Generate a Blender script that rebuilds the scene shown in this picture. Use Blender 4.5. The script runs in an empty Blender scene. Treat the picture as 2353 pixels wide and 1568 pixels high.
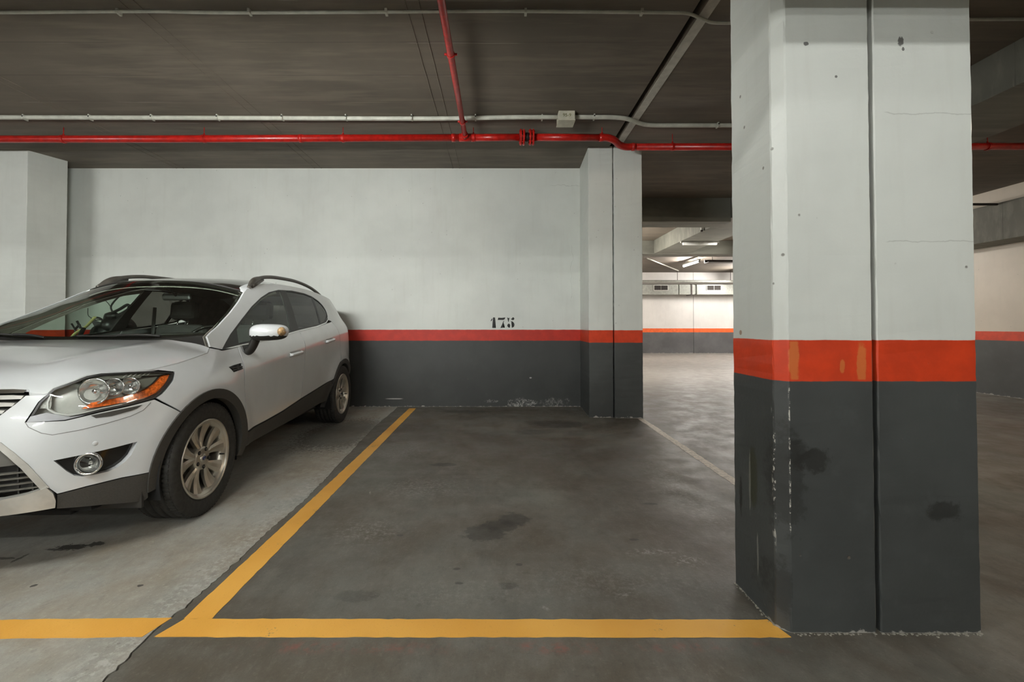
import bpy, bmesh, math, random
from mathutils import Vector, Matrix
from mathutils.geometry import delaunay_2d_cdt
random.seed(7)
SC = bpy.context.scene
COL = SC.collection
PI = math.pi

# ---------------------------------------------------------------- camera
cd = bpy.data.cameras.new('camera')
cd.sensor_width = 36; cd.sensor_fit = 'HORIZONTAL'
cd.lens = 36*1036/2353
cd.shift_x = (1176.5-1145)/2353
cd.shift_y = -(784-(749.4-1036*math.tan(.0175)))/2353
cd.clip_start = .05
cam = bpy.data.objects.new('camera', cd); COL.objects.link(cam)
cam.location = (0, 0, 1.175); cam.rotation_euler = (PI/2+.0175, 0, 0)
SC.camera = cam
# ---------------------------------------------------------------- world, exposure
w = bpy.data.worlds.new('world'); SC.world = w; w.use_nodes = True
w.node_tree.nodes['Background'].inputs[0].default_value = (.8, .85, .8, 1)
w.node_tree.nodes['Background'].inputs[1].default_value = .02
SC.view_settings.view_transform = 'Standard'; SC.view_settings.look = 'None'
SC.view_settings.gamma = 1; SC.view_settings.use_curve_mapping = False
SC.view_settings.exposure = 0.0
# lamps: (x, y, z, half length, direction, watts-like emission strength)
COOL = (.985, 1.0, .975)
LAMPS = [
  (-1.9, -2.3, 2.75, .62, 'x', 200, COOL),
  (-2.1, 1.30, 2.34, .62, 'x', 760, COOL),
  (-8.2, 1.30, 2.36, .62, 'x', 380, COOL),
  (1.9, -.9, 2.95, .62, 'x', 120, COOL),  # added out of view to light the near column
  (-4.6, -4.6, 2.75, .62, 'x', 280, COOL),  # unseen fill, added for more even light
  (.6, -5.2, 2.75, .62, 'x', 300, COOL),  # another added fill, further back
  (6.4, 2.4, 3.10, .62, 'y', 250, (1, .84, .66)),  # added off frame to brighten the right-hand wall
  (-1.7, .45, 2.80, .62, 'x', 250, COOL),  # added above the frame to light the floor and hood
]
FARLAMPS = [
  (6.6, 15.4, 3.3, .62, 'y', 380, (1, .95, .91)),
  (9.7, 17.6, 3.05, .62, 'y', 480, (1, .95, .91)),
  (4.0, 17.0, 3.2, .62, 'x', 280, (1, .90, .80)),
  (11.5, 14.0, 3.2, .62, 'x', 350, (1, .95, .91)),
  (2.6, 10.9, 2.7, .62, 'y', 330, (1, .95, .88)),  # added out of sight to brighten the passage floor
  (6.6, 10.6, 2.7, .62, 'y', 300, (1, .95, .88)),  # second lamp added for the same floor, also hidden
]

# ---------------------------------------------------------------- materials
class G:
    """small node-graph helper"""
    def __init__(s, name):
        s.m = bpy.data.materials.new(name); s.m.use_nodes = True
        s.t = s.m.node_tree; s.t.nodes.clear()
        s.out = s.t.nodes.new('ShaderNodeOutputMaterial')
    def n(s, ty, **kw):
        nd = s.t.nodes.new(ty)
        for k, v in kw.items(): setattr(nd, k, v)
        return nd
    def put(s, sock, v):
        if isinstance(v, bpy.types.NodeSocket): s.t.links.new(v, sock)
        elif v is not None:
            if isinstance(v, (tuple, list)) and len(v) == 3 and len(sock.default_value) == 4: v = (*v, 1)
            sock.default_value = v
    def math(s, op, a, b=None, c=None, clamp=False):
        nd = s.n('ShaderNodeMath', operation=op, use_clamp=clamp)
        for i, v in enumerate((a, b, c)):
            if v is not None: s.put(nd.inputs[i], v)
        return nd.outputs[0]
    def vm(s, op, a, b=None):
        nd = s.n('ShaderNodeVectorMath', operation=op)
        s.put(nd.inputs[0], a)
        if b is not None: s.put(nd.inputs[1], b)
        return nd.outputs['Value'] if op in ('LENGTH', 'DISTANCE') else nd.outputs[0]
    def pos(s):
        return s.n('ShaderNodeNewGeometry').outputs['Position']
    def xyz(s, v):
        nd = s.n('ShaderNodeSeparateXYZ'); s.put(nd.inputs[0], v); return nd.outputs
    def noise(s, vec, scale, detail=3, rough=.55, col=False):
        nd = s.n('ShaderNodeTexNoise'); s.put(nd.inputs['Vector'], vec)
        nd.inputs['Scale'].default_value = scale; nd.inputs['Detail'].default_value = detail
        nd.inputs['Roughness'].default_value = rough
        return nd.outputs['Color' if col else 'Fac']
    def rng(s, v, a, b, c=0., d=1.):
        nd = s.n('ShaderNodeMapRange'); s.put(nd.inputs[0], v)
        for i, q in enumerate((a, b, c, d)): nd.inputs[i+1].default_value = q
        nd.interpolation_type = 'SMOOTHSTEP'
        return nd.outputs[0]
    def mix(s, f, a, b):
        nd = s.n('ShaderNodeMix', data_type='RGBA')
        s.put(nd.inputs[0], f); s.put(nd.inputs[6], a); s.put(nd.inputs[7], b)
        return nd.outputs[2]
    def mul(s, a, b): return s.math('MULTIPLY', a, b)
    def blob(s, p, c, r, warp=.5, wn=None, lo=.75, hi=1.05):
        d = s.vm('DIVIDE', s.vm('SUBTRACT', p, c), r)
        l = s.vm('LENGTH', d)
        if wn is not None: l = s.math('ADD', l, s.mul(s.math('SUBTRACT', wn, .5), warp*2))
        return s.rng(l, lo, hi, 1., 0.)
    def bsdf(s, col, rough=.6, metal=0., bump=None, bstr=.2, bdist=.01, coat=0., spec=None, emis=None, estr=0, ior=None):
        b = s.n('ShaderNodeBsdfPrincipled')
        s.put(b.inputs['Base Color'], col); s.put(b.inputs['Roughness'], rough); s.put(b.inputs['Metallic'], metal)
        b.inputs['Coat Weight'].default_value = coat; b.inputs['Coat Roughness'].default_value = .04
        if spec is not None: b.inputs['Specular IOR Level'].default_value = spec
        if emis: b.inputs['Emission Color'].default_value = (*emis, 1); b.inputs['Emission Strength'].default_value = estr
        if bump is not None:
            bn = s.n('ShaderNodeBump'); bn.inputs['Strength'].default_value = bstr; bn.inputs['Distance'].default_value = bdist
            s.put(bn.inputs['Height'], bump); s.t.links.new(bn.outputs[0], b.inputs['Normal'])
        s.t.links.new(b.outputs[0], s.out.inputs[0])
        return s.m

MATS = {}
def plain(name, col, rough=.6, metal=0., coat=0., var=.12, vscale=12., bump=.0, spec=None):
    if name in MATS: return MATS[name]
    g = G(name); p = g.pos()
    n = g.noise(p, vscale, 3)
    c = g.mix(g.rng(n, .3, .7), tuple(x*(1-var) for x in col), tuple(min(1, x*(1+var)) for x in col))
    MATS[name] = g.bsdf(c, rough, metal, n if bump else None, bump, .005, coat, spec)
    return MATS[name]
def glass(name, tint, rough=.0, base=.04):
    g = G(name)
    tr = g.n('ShaderNodeBsdfTransparent'); tr.inputs[0].default_value = (*tint, 1)
    gl = g.n('ShaderNodeBsdfGlossy'); gl.inputs['Roughness'].default_value = rough; gl.inputs[0].default_value = (1, 1, 1, 1)
    ge = g.n('ShaderNodeNewGeometry'); dt = g.n('ShaderNodeVectorMath', operation='DOT_PRODUCT')
    g.t.links.new(ge.outputs['Normal'], dt.inputs[0]); g.t.links.new(ge.outputs['Incoming'], dt.inputs[1])
    fr = g.math('ADD', g.mul(g.math('POWER', g.math('SUBTRACT', 1., g.math('ABSOLUTE', dt.outputs['Value'])), 5.), 1-base), base)
    mx = g.n('ShaderNodeMixShader')
    g.t.links.new(fr, mx.inputs[0]); g.t.links.new(tr.outputs[0], mx.inputs[1]); g.t.links.new(gl.outputs[0], mx.inputs[2])
    g.t.links.new(mx.outputs[0], g.out.inputs[0])
    MATS[name] = g.m; return g.m
def emit(name, col, s):
    g = G(name); e = g.n('ShaderNodeEmission'); e.inputs[0].default_value = (*col, 1); e.inputs[1].default_value = s
    g.t.links.new(e.outputs[0], g.out.inputs[0]); return g.m

WHITE = (.64, .66, .615); ORANGE = (.62, .048, .009); GREY = (.056, .060, .058)
def painted(name, z1, z2, white=WHITE, orange=ORANGE, grey=GREY, marks=None, grime=.02, pits=.35, gloss=.45):
    g = G(name); p = g.pos(); x, y, z = g.xyz(p)
    n1 = g.noise(p, 1.3, 4, .6); n2 = g.noise(p, 9, 4, .6); n3 = g.noise(p, 60, 3, .6)
    wob = g.mul(g.math('SUBTRACT', n2, .5), .008)
    zz = g.math('ADD', z, wob)
    wh = g.mix(g.rng(n1, .3, .7), tuple(c*.93 for c in white), tuple(c*1.04 for c in white))
    sv = g.noise(g.vm('MULTIPLY', p, (6, 6, .6)), 3, 3)
    wh = g.mix(g.mul(g.rng(sv, .5, .75), .10), wh, (.45, .44, .38))
    orr = g.mix(g.rng(n2, .35, .7), tuple(c*.86 for c in orange), tuple(c*1.06 for c in orange))
    gr = g.mix(g.rng(n1, .3, .72), tuple(c*.82 for c in grey), tuple(c*1.18 for c in grey))
    gr = g.mix(g.mul(g.rng(n2, .55, .8), .25), gr, tuple(c*1.7 for c in grey))
    c = g.mix(g.rng(zz, z1-.002, z1+.002), gr, orr)
    c = g.mix(g.rng(zz, z2-.002, z2+.002), c, wh)
    # pits: small dark holes
    vo = g.n('ShaderNodeTexVoronoi'); vo.inputs['Scale'].default_value = 11; g.put(vo.inputs['Vector'], p)
    pit = g.mul(g.rng(vo.outputs['Distance'], .05, .09, 1, 0), g.rng(g.noise(p, 4.3, 2), .53, .60))
    pit = g.mul(pit, pits)
    c = g.mix(pit, c, (.12, .10, .08))
    # bare plaster grime at the foot
    ft = g.rng(g.math('SUBTRACT', z, g.mul(g.rng(g.noise(p, 14, 4, .7), .45, .85), grime*2)), -.002, .004, 1, 0)
    c = g.mix(g.mul(ft, .75), c, (.42, .40, .36))
    if marks: c = marks(g, p, c, n2, n3, x, y, z)
    h = g.math('ADD', g.math('ADD', g.mul(n3, .25), g.mul(n2, .6)), g.mul(pit, -2.))
    return g.bsdf(c, gloss, 0, h, .35, .006)

def near_marks(g, p, c, n2, n3, x, y, z):
    wn = g.noise(p, 24, 6, .72)
    dk = (.018, .018, .016)
    for cc, r, a in [((1.215, 1.745, .655), (.075, .2, .05), .8), ((1.16, 1.745, .68), (.05, .2, .06), .6), ((1.12, 1.77, .58), (.07, .1, .23), .55), ((1.715, 1.745, .462), (.075, .2, .042), .7),
                     ((1.105, 1.80, .16), (.03, .2, .13), .55), ((1.09, 2.03, .42), (.2, .012, .09), .8)]:
        c = g.mix(g.mul(g.blob(p, cc, r, 1.0, wn, .65, 1.05), a), c, dk)
    c = g.mix(g.mul(g.blob(p, (1.09, 1.93, .53), (.2, .035, .15), .35, wn), .7), c, (.035, .035, .015))
    c = g.mix(g.mul(g.blob(p, (1.09, 1.955, .50), (.2, .008, .14), .5, wn), .6), c, (.20, .20, .17))
    c = g.mix(g.mul(g.blob(p, (1.09, 1.90, .22), (.2, .006, .10), .5, wn), .6), c, (.25, .25, .22))
    # chipped edges of the chamfer
    for xx in (1.085, 1.1235):
        e = g.rng(g.math('ABSOLUTE', g.math('SUBTRACT', x, xx)), .0, .004, 1, 0)
        ch = g.rng(g.noise(g.vm('MULTIPLY', p, (1, 1, .6)), 34, 3, .7), .53, .60)
        rg = g.mul(g.rng(z, .28, .40), g.rng(z, .90, .99, 1, 0))
        if xx < 1.1: e = g.mul(e, g.rng(y, 1.79, 1.80, 1, 0))
        c = g.mix(g.mul(g.mul(e, ch), rg), c, (.55, .53, .47))
    # rubbed orange band: undercoat showing
    band = g.mul(g.rng(z, .965, .97), g.rng(z, 1.112, 1.118, 1, 0))
    for cc, r in [((1.143, 1.745, 1.05), (.022, .2, .12)), ((1.405, 1.745, 1.03), (.02, .2, .10)), ((1.33, 1.745, 1.02), (.012, .2, .03))]:
        c = g.mix(g.mul(g.mul(g.blob(p, cc, r, .55, wn), band), .75), c, (.60, .17, .04))
    c = g.mix(g.mul(g.blob(p, (1.09, 2.02, 1.145), (.1, .012, .012), .3, wn), .8), c, (.25, .13, .06))
    # shallow horizontal cast lines
    for z0, x0 in ((2.02, 1.5), (1.52, 1.5)):
        l = g.rng(g.math('ABSOLUTE', g.math('SUBTRACT', g.math('ADD', z, g.mul(n2, .03)), z0)), 0, .0035, 1, 0)
        c = g.mix(g.mul(g.mul(l, g.rng(x, x0, x0+.02)), .35), c, (.2, .2, .17))
    for cc, r in [((1.575, 1.745, 2.29), (.012, .1, .02)), ((1.585, 1.745, 2.26), (.006, .1, .008)), ((1.205, 1.745, 2.28), (.01, .1, .01)), ((1.32, 1.745, 2.15), (.006, .1, .006))]:
        c = g.mix(g.mul(g.blob(p, cc, r, .6, g.noise(p, 90, 3)), .85), c, (.06, .055, .05))
    return c
def back_marks(g, p, c, n2, n3, x, y, z):
    wn = g.noise(p, 8, 4, .7); fs = g.rng(g.noise(p, 30, 6, .8), .46, .60)
    c = g.mix(g.mul(g.blob(p, (.35, 6.5, .05), (.22, .5, .075), .8, wn), g.mul(fs, .7)), c, (.42, .41, .38))
    c = g.mix(g.mul(g.blob(p, (.82, 6.5, .03), (.25, .5, .10), 1.0, wn), g.mul(fs, .45)), c, (.35, .34, .31))
    c = g.mix(g.mul(g.blob(p, (-.1, 6.5, .08), (.12, .5, .02), .9, wn), g.mul(fs, .5)), c, (.35, .34, .31))
    c = g.mix(g.mul(g.blob(p, (-1.52, 6.5, .115), (.14, .5, .010), .3, wn), .8), c, (.40, .39, .36))
    c = g.mix(g.mul(g.blob(p, (.47, 6.5, .42), (.02, .5, .012), .5, wn), .8), c, (.40, .39, .36))
    # hairline cracks
    n = g.noise(p, 5, 3)
    zz = g.math('ADD', z, g.mul(g.math('SUBTRACT', n, .5), .16))
    l = g.rng(g.math('ABSOLUTE', g.math('SUBTRACT', zz, 3.24)), 0, .004, 1, 0)
    c = g.mix(g.mul(g.mul(l, g.rng(x, .75, .8)), .5), c, (.18, .18, .15))
    xx = g.math('ADD', x, g.mul(g.math('SUBTRACT', n, .5), .12))
    l = g.rng(g.math('ABSOLUTE', g.math('SUBTRACT', xx, 1.07)), 0, .003, 1, 0)
    c = g.mix(g.mul(g.mul(g.mul(l, g.rng(z, 1.5, 1.55)), g.rng(z, 2.3, 2.4, 1, 0)), .4), c, (.2, .2, .17))
    # cast panel edges under the paint, and the warm strip by the left column
    return c

def floor_mat(name, light):
    g = G(name); p = g.pos(); x, y, z = g.xyz(p)
    n1 = g.noise(p, .9, 5, .6); n2 = g.noise(p, 4, 5, .65); n3 = g.noise(p, 45, 4, .7); n4 = g.noise(g.vm('MULTIPLY', p, (1, .35, 1)), 2.2, 4, .6)
    wn = g.noise(p, 20, 6, .72)
    if light: a, b = (.30, .285, .245), (.42, .405, .36)
    else: a, b = (.098, .089, .072), (.185, .175, .148)
    c = g.mix(g.rng(n1, .3, .7), a, b)
    hb = g.noise(g.vm('ADD', p, (3.1, 5.2, 0)), 1.6, 6, .68)
    c = g.mix(g.mul(g.rng(hb, .42, .66), .75), c, (a[0]*.92, a[1]*.80, a[2]*.68))
    c = g.mix(g.mul(g.rng(hb, .52, .34), .6), c, (b[0]*.78, b[1]*.84, b[2]*.86))
    c = g.mix(g.mul(g.rng(n4, .45, .75), .55), c, tuple(v*.72 for v in a))
    c = g.mix(g.mul(g.rng(n2, .52, .8), .45), c, tuple(min(1, v*1.25) for v in b))
    sp = g.rng(n3, .55, .75)
    c = g.mix(g.mul(sp, .28), c, tuple(v*1.6 for v in b))
    sd = g.rng(g.noise(p, 70, 3, .7), .6, .75)
    c = g.mix(g.mul(sd, .35), c, tuple(v*.4 for v in a))
    sc = g.noise(g.vm('MULTIPLY', p, (1.6, .8, 1)), 10, 7, .78)
    c = g.mix(g.mul(g.rng(sc, .50, .72), .50), c, tuple(v*.62 for v in a))
    c = g.mix(g.mul(g.rng(sc, .50, .28), .40), c, tuple(min(1, v*1.18) for v in b))
    c = g.mix(g.mul(g.rng(g.noise(p, 170, 3, .7), .5, .72), .30), c, tuple(v*.5 for v in a))
    dk = (.035, .032, .027)
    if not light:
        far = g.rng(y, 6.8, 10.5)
        c = g.mix(g.mul(far, .7), c, (.30, .28, .25))  # brighter light in the passage painted as paler floor
        for cc, r, am in [((.095, 2.76, 0), (.105, .10, 1), .75), ((.02, 2.67, 0), (.11, .09, 1), .75), ((-.085, 2.58, 0), (.125, .11, 1), .75),
                          ((.70, 5.42, 0), (.35, .22, 1), .55), ((-.46, 3.84, 0), (.12, .05, 1), .7), ((.35, 5.0, 0), (.25, .12, 1), .35), ((-.45, 6.2, 0), (.35, .12, 1), .5), ((.05, 2.06, 0), (.05, .03, 1), .5), ((-.62, 1.98, 0), (.10, .05, 1), .4)]:
            c = g.mix(g.mul(g.blob(p, cc, r, .8, wn, .75, 1.05), am), c, dk)
        # pale worn patches, scratchy
        fs = g.rng(g.noise(p, 38, 6, .8), .47, .60)
        for cc, r, am in [((.80, 2.36, 0), (.16, .05, 1), .8), ((.95, 2.28, 0), (.10, .06, 1), .7), ((-.55, 3.3, 0), (.40, .25, 1), .5), ((-.75, 2.6, 0), (.25, .2, 1), .5), ((.2, 1.90, 0), (.04, .02, 1), .7), ((-.9, 4.3, 0), (.3, .4, 1), .6), ((.55, 2.0, 0), (.05, .03, 1), .6), ((1.3, 3.3, 0), (.2, .9, 1), .4), ((.5, 2.1, 0), (.6, .2, 1), .25), ((-.2, 2.0, 0), (.5, .12, 1), .25)]:
            c = g.mix(g.mul(g.mul(g.blob(p, cc, r, 1.2, wn, .2, 1.15), fs), am), c, (.30, .295, .27))
        for cc, r in [((-.2, 2.2, 0), (.02, .012, 1)), ((.10, 2.24, 0), (.018, .014, 1)), ((-.18, 2.08, 0), (.02, .01, 1)), ((-.55, 2.55, 0), (.02, .015, 1)), ((.75, 2.5, 0), (.03, .015, 1)), ((1.0, 3.0, 0), (.06, .02, 1))]:
            c = g.mix(g.mul(g.blob(p, cc, r, .8, wn, .7, 1.1), .7), c, dk)
        # faint red overspray stripe beside the yellow line
        rs = g.mul(g.rng(g.math('ABSOLUTE', g.math('SUBTRACT', y, 1.668)), .0, .045, 1, 0), g.mul(g.rng(wn, .42, .62), g.mul(g.rng(x, -1.1, -.8), g.rng(x, .95, 1.1, 1, 0))))
        c = g.mix(g.mul(g.mul(rs, g.rng(g.noise(p, 3.5, 4, .7), .42, .6)), .6), c, (.30, .085, .06))
    else:
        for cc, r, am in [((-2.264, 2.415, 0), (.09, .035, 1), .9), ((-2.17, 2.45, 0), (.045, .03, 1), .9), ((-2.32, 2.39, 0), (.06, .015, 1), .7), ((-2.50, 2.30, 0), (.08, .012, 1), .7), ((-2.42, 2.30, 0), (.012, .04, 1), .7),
                          ((-2.1, 2.06, 0), (.012, .012, 1), .9), ((-1.62, 2.06, 0), (.014, .012, 1), .9), ((-1.7, 5.0, 0), (.5, .8, 1), .6)]:  # last, large patch is the car's shadow painted in; the others are stains
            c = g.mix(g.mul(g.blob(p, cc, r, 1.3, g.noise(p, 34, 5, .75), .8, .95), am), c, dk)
        # rough spalled edge along the joint
        ed = g.mul(g.rng(g.math('ABSOLUTE', g.math('ADD', x, 1.37)), .0, .16, 1, 0), g.rng(g.noise(g.vm('MULTIPLY', p, (1, 1, 1)), 28, 5, .75), .48, .62))
        c = g.mix(g.mul(ed, .65), c, (.50, .49, .45))
        ed2 = g.mul(g.rng(g.math('ABSOLUTE', g.math('ADD', x, 1.37)), .0, .2, 1, 0), g.rng(g.noise(p, 36, 5, .75), .58, .66))
        c = g.mix(g.mul(ed2, .6), c, (.12, .11, .09))
    h = g.math('ADD', g.mul(n3, .5), g.mul(n2, .5))
    r = g.rng(n2, .3, .75, .36, .62) if not light else .62
    return g.bsdf(c, r, 0, h, .3, .006)

def ceil_mat(name, base=(.130, .108, .082)):
    g = G(name); p = g.pos(); x, y, z = g.xyz(p)
    n1 = g.noise(p, .8, 4, .6); n2 = g.noise(g.vm('MULTIPLY', p, (.35, 3, 1)), 3, 4, .6); n3 = g.noise(p, 30, 3)
    c = g.mix(g.rng(n1, .3, .7), tuple(v*.8 for v in base), tuple(v*1.2 for v in base))
    c = g.mix(g.mul(g.rng(n2, .42, .70), .65), c, tuple(v*1.5 for v in base))
    # board marks across the bay
    wv = g.math('FRACT', g.math('DIVIDE', g.math('ADD', y, g.mul(g.math('SUBTRACT', n1, .5), .02)), .485))
    bl = g.rng(g.math('ABSOLUTE', g.math('SUBTRACT', wv, .5)), 0, .012, 1, 0)
    c = g.mix(g.mul(g.mul(bl, g.rng(g.noise(g.vm('MULTIPLY', p, (1, .3, 1)), 1.2, 3), .42, .55)), .85), c, tuple(v*.45 for v in base))
    bl2 = g.rng(g.math('ABSOLUTE', g.math('SUBTRACT', wv, .53)), 0, .010, 1, 0)
    c = g.mix(g.mul(g.mul(bl2, g.rng(g.noise(g.vm('MULTIPLY', p, (1, .3, 1)), 1.5, 3), .55, .66)), .6), c, (.40, .38, .33))
    return g.bsdf(c, .7, 0, g.math('ADD', g.mul(n2, .6), g.mul(n3, .2)), .3, .006)

# ---------------------------------------------------------------- mesh helpers
def link(name, bm, mat, parent=None, smooth=False, kind=None):
    me = bpy.data.meshes.new(name)
    if parent is not None and getattr(parent, 'type', '') == 'EMPTY' and not parent.get('_local'):
        bmesh.ops.translate(bm, verts=bm.verts, vec=-Vector(parent.location))
    elif parent is not None and parent.get('_shift'):
        bmesh.ops.translate(bm, verts=bm.verts, vec=-Vector(parent['_shift']))
    if smooth:
        for f in bm.faces: f.smooth = True
    bm.normal_update(); bm.to_mesh(me); bm.free()
    if mat: me.materials.append(mat)
    o = bpy.data.objects.new(name, me); COL.objects.link(o)
    if parent is not None:
        o.parent = parent
        if parent.type == 'EMPTY' and not parent.get('_local'): o['_shift'] = tuple(parent.location)
        elif parent.get('_shift'): o['_shift'] = tuple(parent['_shift'])
    if kind: o['kind'] = kind
    return o
def empty(name, loc=(0, 0, 0), rz=0, local=False):
    o = bpy.data.objects.new(name, None); COL.objects.link(o)
    o.location = loc; o.rotation_euler = (0, 0, rz); o.empty_display_size = .1
    if local: o['_local'] = 1
    return o
def tag(o, label, cat=None, group=None, kind=None):
    o['label'] = label
    if cat: o['category'] = cat
    if group: o['group'] = group
    if kind: o['kind'] = kind
    return o
def box(bm, x0, x1, y0, y1, z0, z1, bev=0):
    r = bmesh.ops.create_cube(bm, size=1)
    vs = r['verts']
    for v in vs:
        v.co = Vector(((x0+x1)/2+v.co.x*(x1-x0), (y0+y1)/2+v.co.y*(y1-y0), (z0+z1)/2+v.co.z*(z1-z0)))
    if bev:
        es = list({e for v in vs for e in v.link_edges})
        bmesh.ops.bevel(bm, geom=es, offset=bev, segments=2, affect='EDGES', profile=.5)
def boxo(name, dims, mat, parent=None, bev=0, kind=None):
    bm = bmesh.new(); box(bm, *dims, bev=bev); return link(name, bm, mat, parent, kind=kind)
def prism(bm, pts, z0, z1):
    """closed polygon in the ground plane, extruded upwards"""
    lo = [bm.verts.new((x, y, z0)) for x, y in pts]; hi = [bm.verts.new((x, y, z1)) for x, y in pts]
    bm.faces.new(lo[::-1]); bm.faces.new(hi)
    n = len(pts)
    for i in range(n): bm.faces.new((lo[i], lo[(i+1) % n], hi[(i+1) % n], hi[i]))
    bmesh.ops.recalc_face_normals(bm, faces=bm.faces)
def tube(bm, path, r, seg=12, cap=True, flat=None):
    """swept tube; r number or list; flat = (a, b) elliptical factors"""
    P = [Vector(p) for p in path]; n = len(P)
    R = r if isinstance(r, (list, tuple)) else [r]*n
    t0 = (P[1]-P[0]).normalized()
    up = Vector((0, 0, 1)) if abs(t0.z) < .9 else Vector((1, 0, 0))
    u = t0.cross(up).normalized(); rings = []
    for i in range(n):
        if i == 0: t = P[1]-P[0]
        elif i == n-1: t = P[-1]-P[-2]
        else: t = (P[i+1]-P[i]).normalized()+(P[i]-P[i-1]).normalized()
        t.normalize(); u = (u-t*u.dot(t)).normalized(); v = t.cross(u)
        a, b = flat or (1, 1)
        rings.append([bm.verts.new(P[i]+(u*math.cos(k*2*PI/seg)*a+v*math.sin(k*2*PI/seg)*b)*R[i]) for k in range(seg)])
    for A, B in zip(rings, rings[1:]):
        for k in range(seg): bm.faces.new((A[k], A[(k+1) % seg], B[(k+1) % seg], B[k]))
    if cap: bm.faces.new(rings[0][::-1]); bm.faces.new(rings[-1])
def tubeo(name, path, r, mat, parent=None, seg=12, flat=None):
    bm = bmesh.new(); tube(bm, path, r, seg, flat=flat)
    o = link(name, bm, mat, parent, True)
    for p in o.data.polygons:
        if len(p.vertices) > 4: p.use_smooth = False
    return o
def lathe(bm, prof, org, axis, seg=32, closed=False):
    """revolve (radius, along) profile round axis at org"""
    ax = Vector(axis).normalized(); up = Vector((0, 0, 1)) if abs(ax.z) < .9 else Vector((1, 0, 0))
    u = ax.cross(up).normalized(); v = ax.cross(u); org = Vector(org); rings = []
    for (r, a) in prof:
        rings.append([bm.verts.new(org+ax*a+(u*math.cos(k*2*PI/seg)+v*math.sin(k*2*PI/seg))*max(r, 1e-4)) for k in range(seg)])
    pr = list(zip(rings, rings[1:]))
    if closed: pr.append((rings[-1], rings[0]))
    for A, B in pr:
        for k in range(seg): bm.faces.new((A[k], A[(k+1) % seg], B[(k+1) % seg], B[k]))
    bmesh.ops.recalc_face_normals(bm, faces=bm.faces)
def latheo(name, prof, org, axis, mat, parent=None, seg=32, smooth=True, closed=False):
    bm = bmesh.new(); lathe(bm, prof, org, axis, seg, closed); return link(name, bm, mat, parent, smooth)
def crom(pts, t):
    n = len(pts); i = min(int(t), n-2); f = t-i
    p = [pts[max(0, min(n-1, i+k))] for k in (-1, 0, 1, 2)]
    if i == 0: p[0] = tuple(2*a-b for a, b in zip(pts[0], pts[1]))
    if i == n-2: p[3] = tuple(2*a-b for a, b in zip(pts[-1], pts[-2]))
    return tuple(0.5*((2*b)+(c-a)*f+(2*a-5*b+4*c-d)*f*f+(-a+3*b-3*c+d)*f**3) for a, b, c, d in zip(*p))
def curve(pts, k=6):
    n = (len(pts)-1)*k
    return [crom(pts, (len(pts)-1)*i/n) for i in range(n+1)]

# ================================================================ SETTING
CZ = 3.491; WY = 6.581
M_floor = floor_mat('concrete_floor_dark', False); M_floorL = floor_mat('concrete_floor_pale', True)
M_ceil = ceil_mat('board_marked_concrete'); M_beam = ceil_mat('beam_concrete', (.15, .15, .125))
M_wall = painted('painted_wall', .961, 1.12, orange=(.50, .024, .008), grey=(.036, .038, .035), marks=back_marks, gloss=.6)  # grey darkened to carry the shading at the back wall
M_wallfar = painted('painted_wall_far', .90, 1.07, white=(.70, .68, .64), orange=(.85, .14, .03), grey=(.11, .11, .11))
M_wallr = painted('painted_wall_right', .93, 1.083, white=(.60, .54, .45))  # white tinted beige to carry the warm light on this wall
M_colN = painted('painted_column_near', .961, 1.12, marks=near_marks, grime=.012, pits=.75)
M_col = painted('painted_column', .961, 1.12)
M_black = plain('joint_black', (.008, .008, .008), .8)
M_joint = plain('joint_filler', (.50, .48, .42), .7)

# floor: two slabs that meet at a ragged joint
fl = empty('floor'); fl['kind'] = 'structure'; fl['label'] = 'worn bare concrete parking floor with a cracked joint'
rj = random.Random(3)
jt = []
yy = -8.0
CR = [(-8, -1.30), (1.2, -1.29), (1.508, -1.299), (1.70, -1.318), (1.784, -1.327), (1.9, -1.305), (2.3, -1.30), (2.6, -1.315), (3.06, -1.305), (3.5, -1.33), (4.2, -1.37), (5.08, -1.44), (6.9, -1.46)]
while yy < 6.8:
    for (a, xa), (b, xb) in zip(CR, CR[1:]):
        if a <= yy <= b: xj = xa+(xb-xa)*(yy-a)/(b-a)
    fine = 1.2 < yy < 3.6
    jt.append((xj+rj.uniform(-1, 1)*(.007 if fine else .01), yy)); yy += (.02 if fine else .12)
jt.append((-1.46, 6.8))
gapw = lambda y: .007 if y < 1.95 else (.0035 if y < 2.6 else .002)
bm = bmesh.new(); prism(bm, [(-14, -8)]+[(x-gapw(y), y) for x, y in jt]+[(-14, 6.8)], -.2, 0)
bmesh.ops.triangulate(bm, faces=bm.faces)
o = link('concrete_slab', bm, M_floorL, fl); o['label'] = 'paler rougher concrete slab under the car'
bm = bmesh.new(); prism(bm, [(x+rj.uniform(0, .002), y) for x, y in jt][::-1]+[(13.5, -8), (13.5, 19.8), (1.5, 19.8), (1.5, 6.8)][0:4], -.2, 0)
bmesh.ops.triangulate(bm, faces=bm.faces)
o = link('concrete_slab', bm, M_floor, fl); o['label'] = 'darker stained concrete slab of the empty bay'
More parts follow.
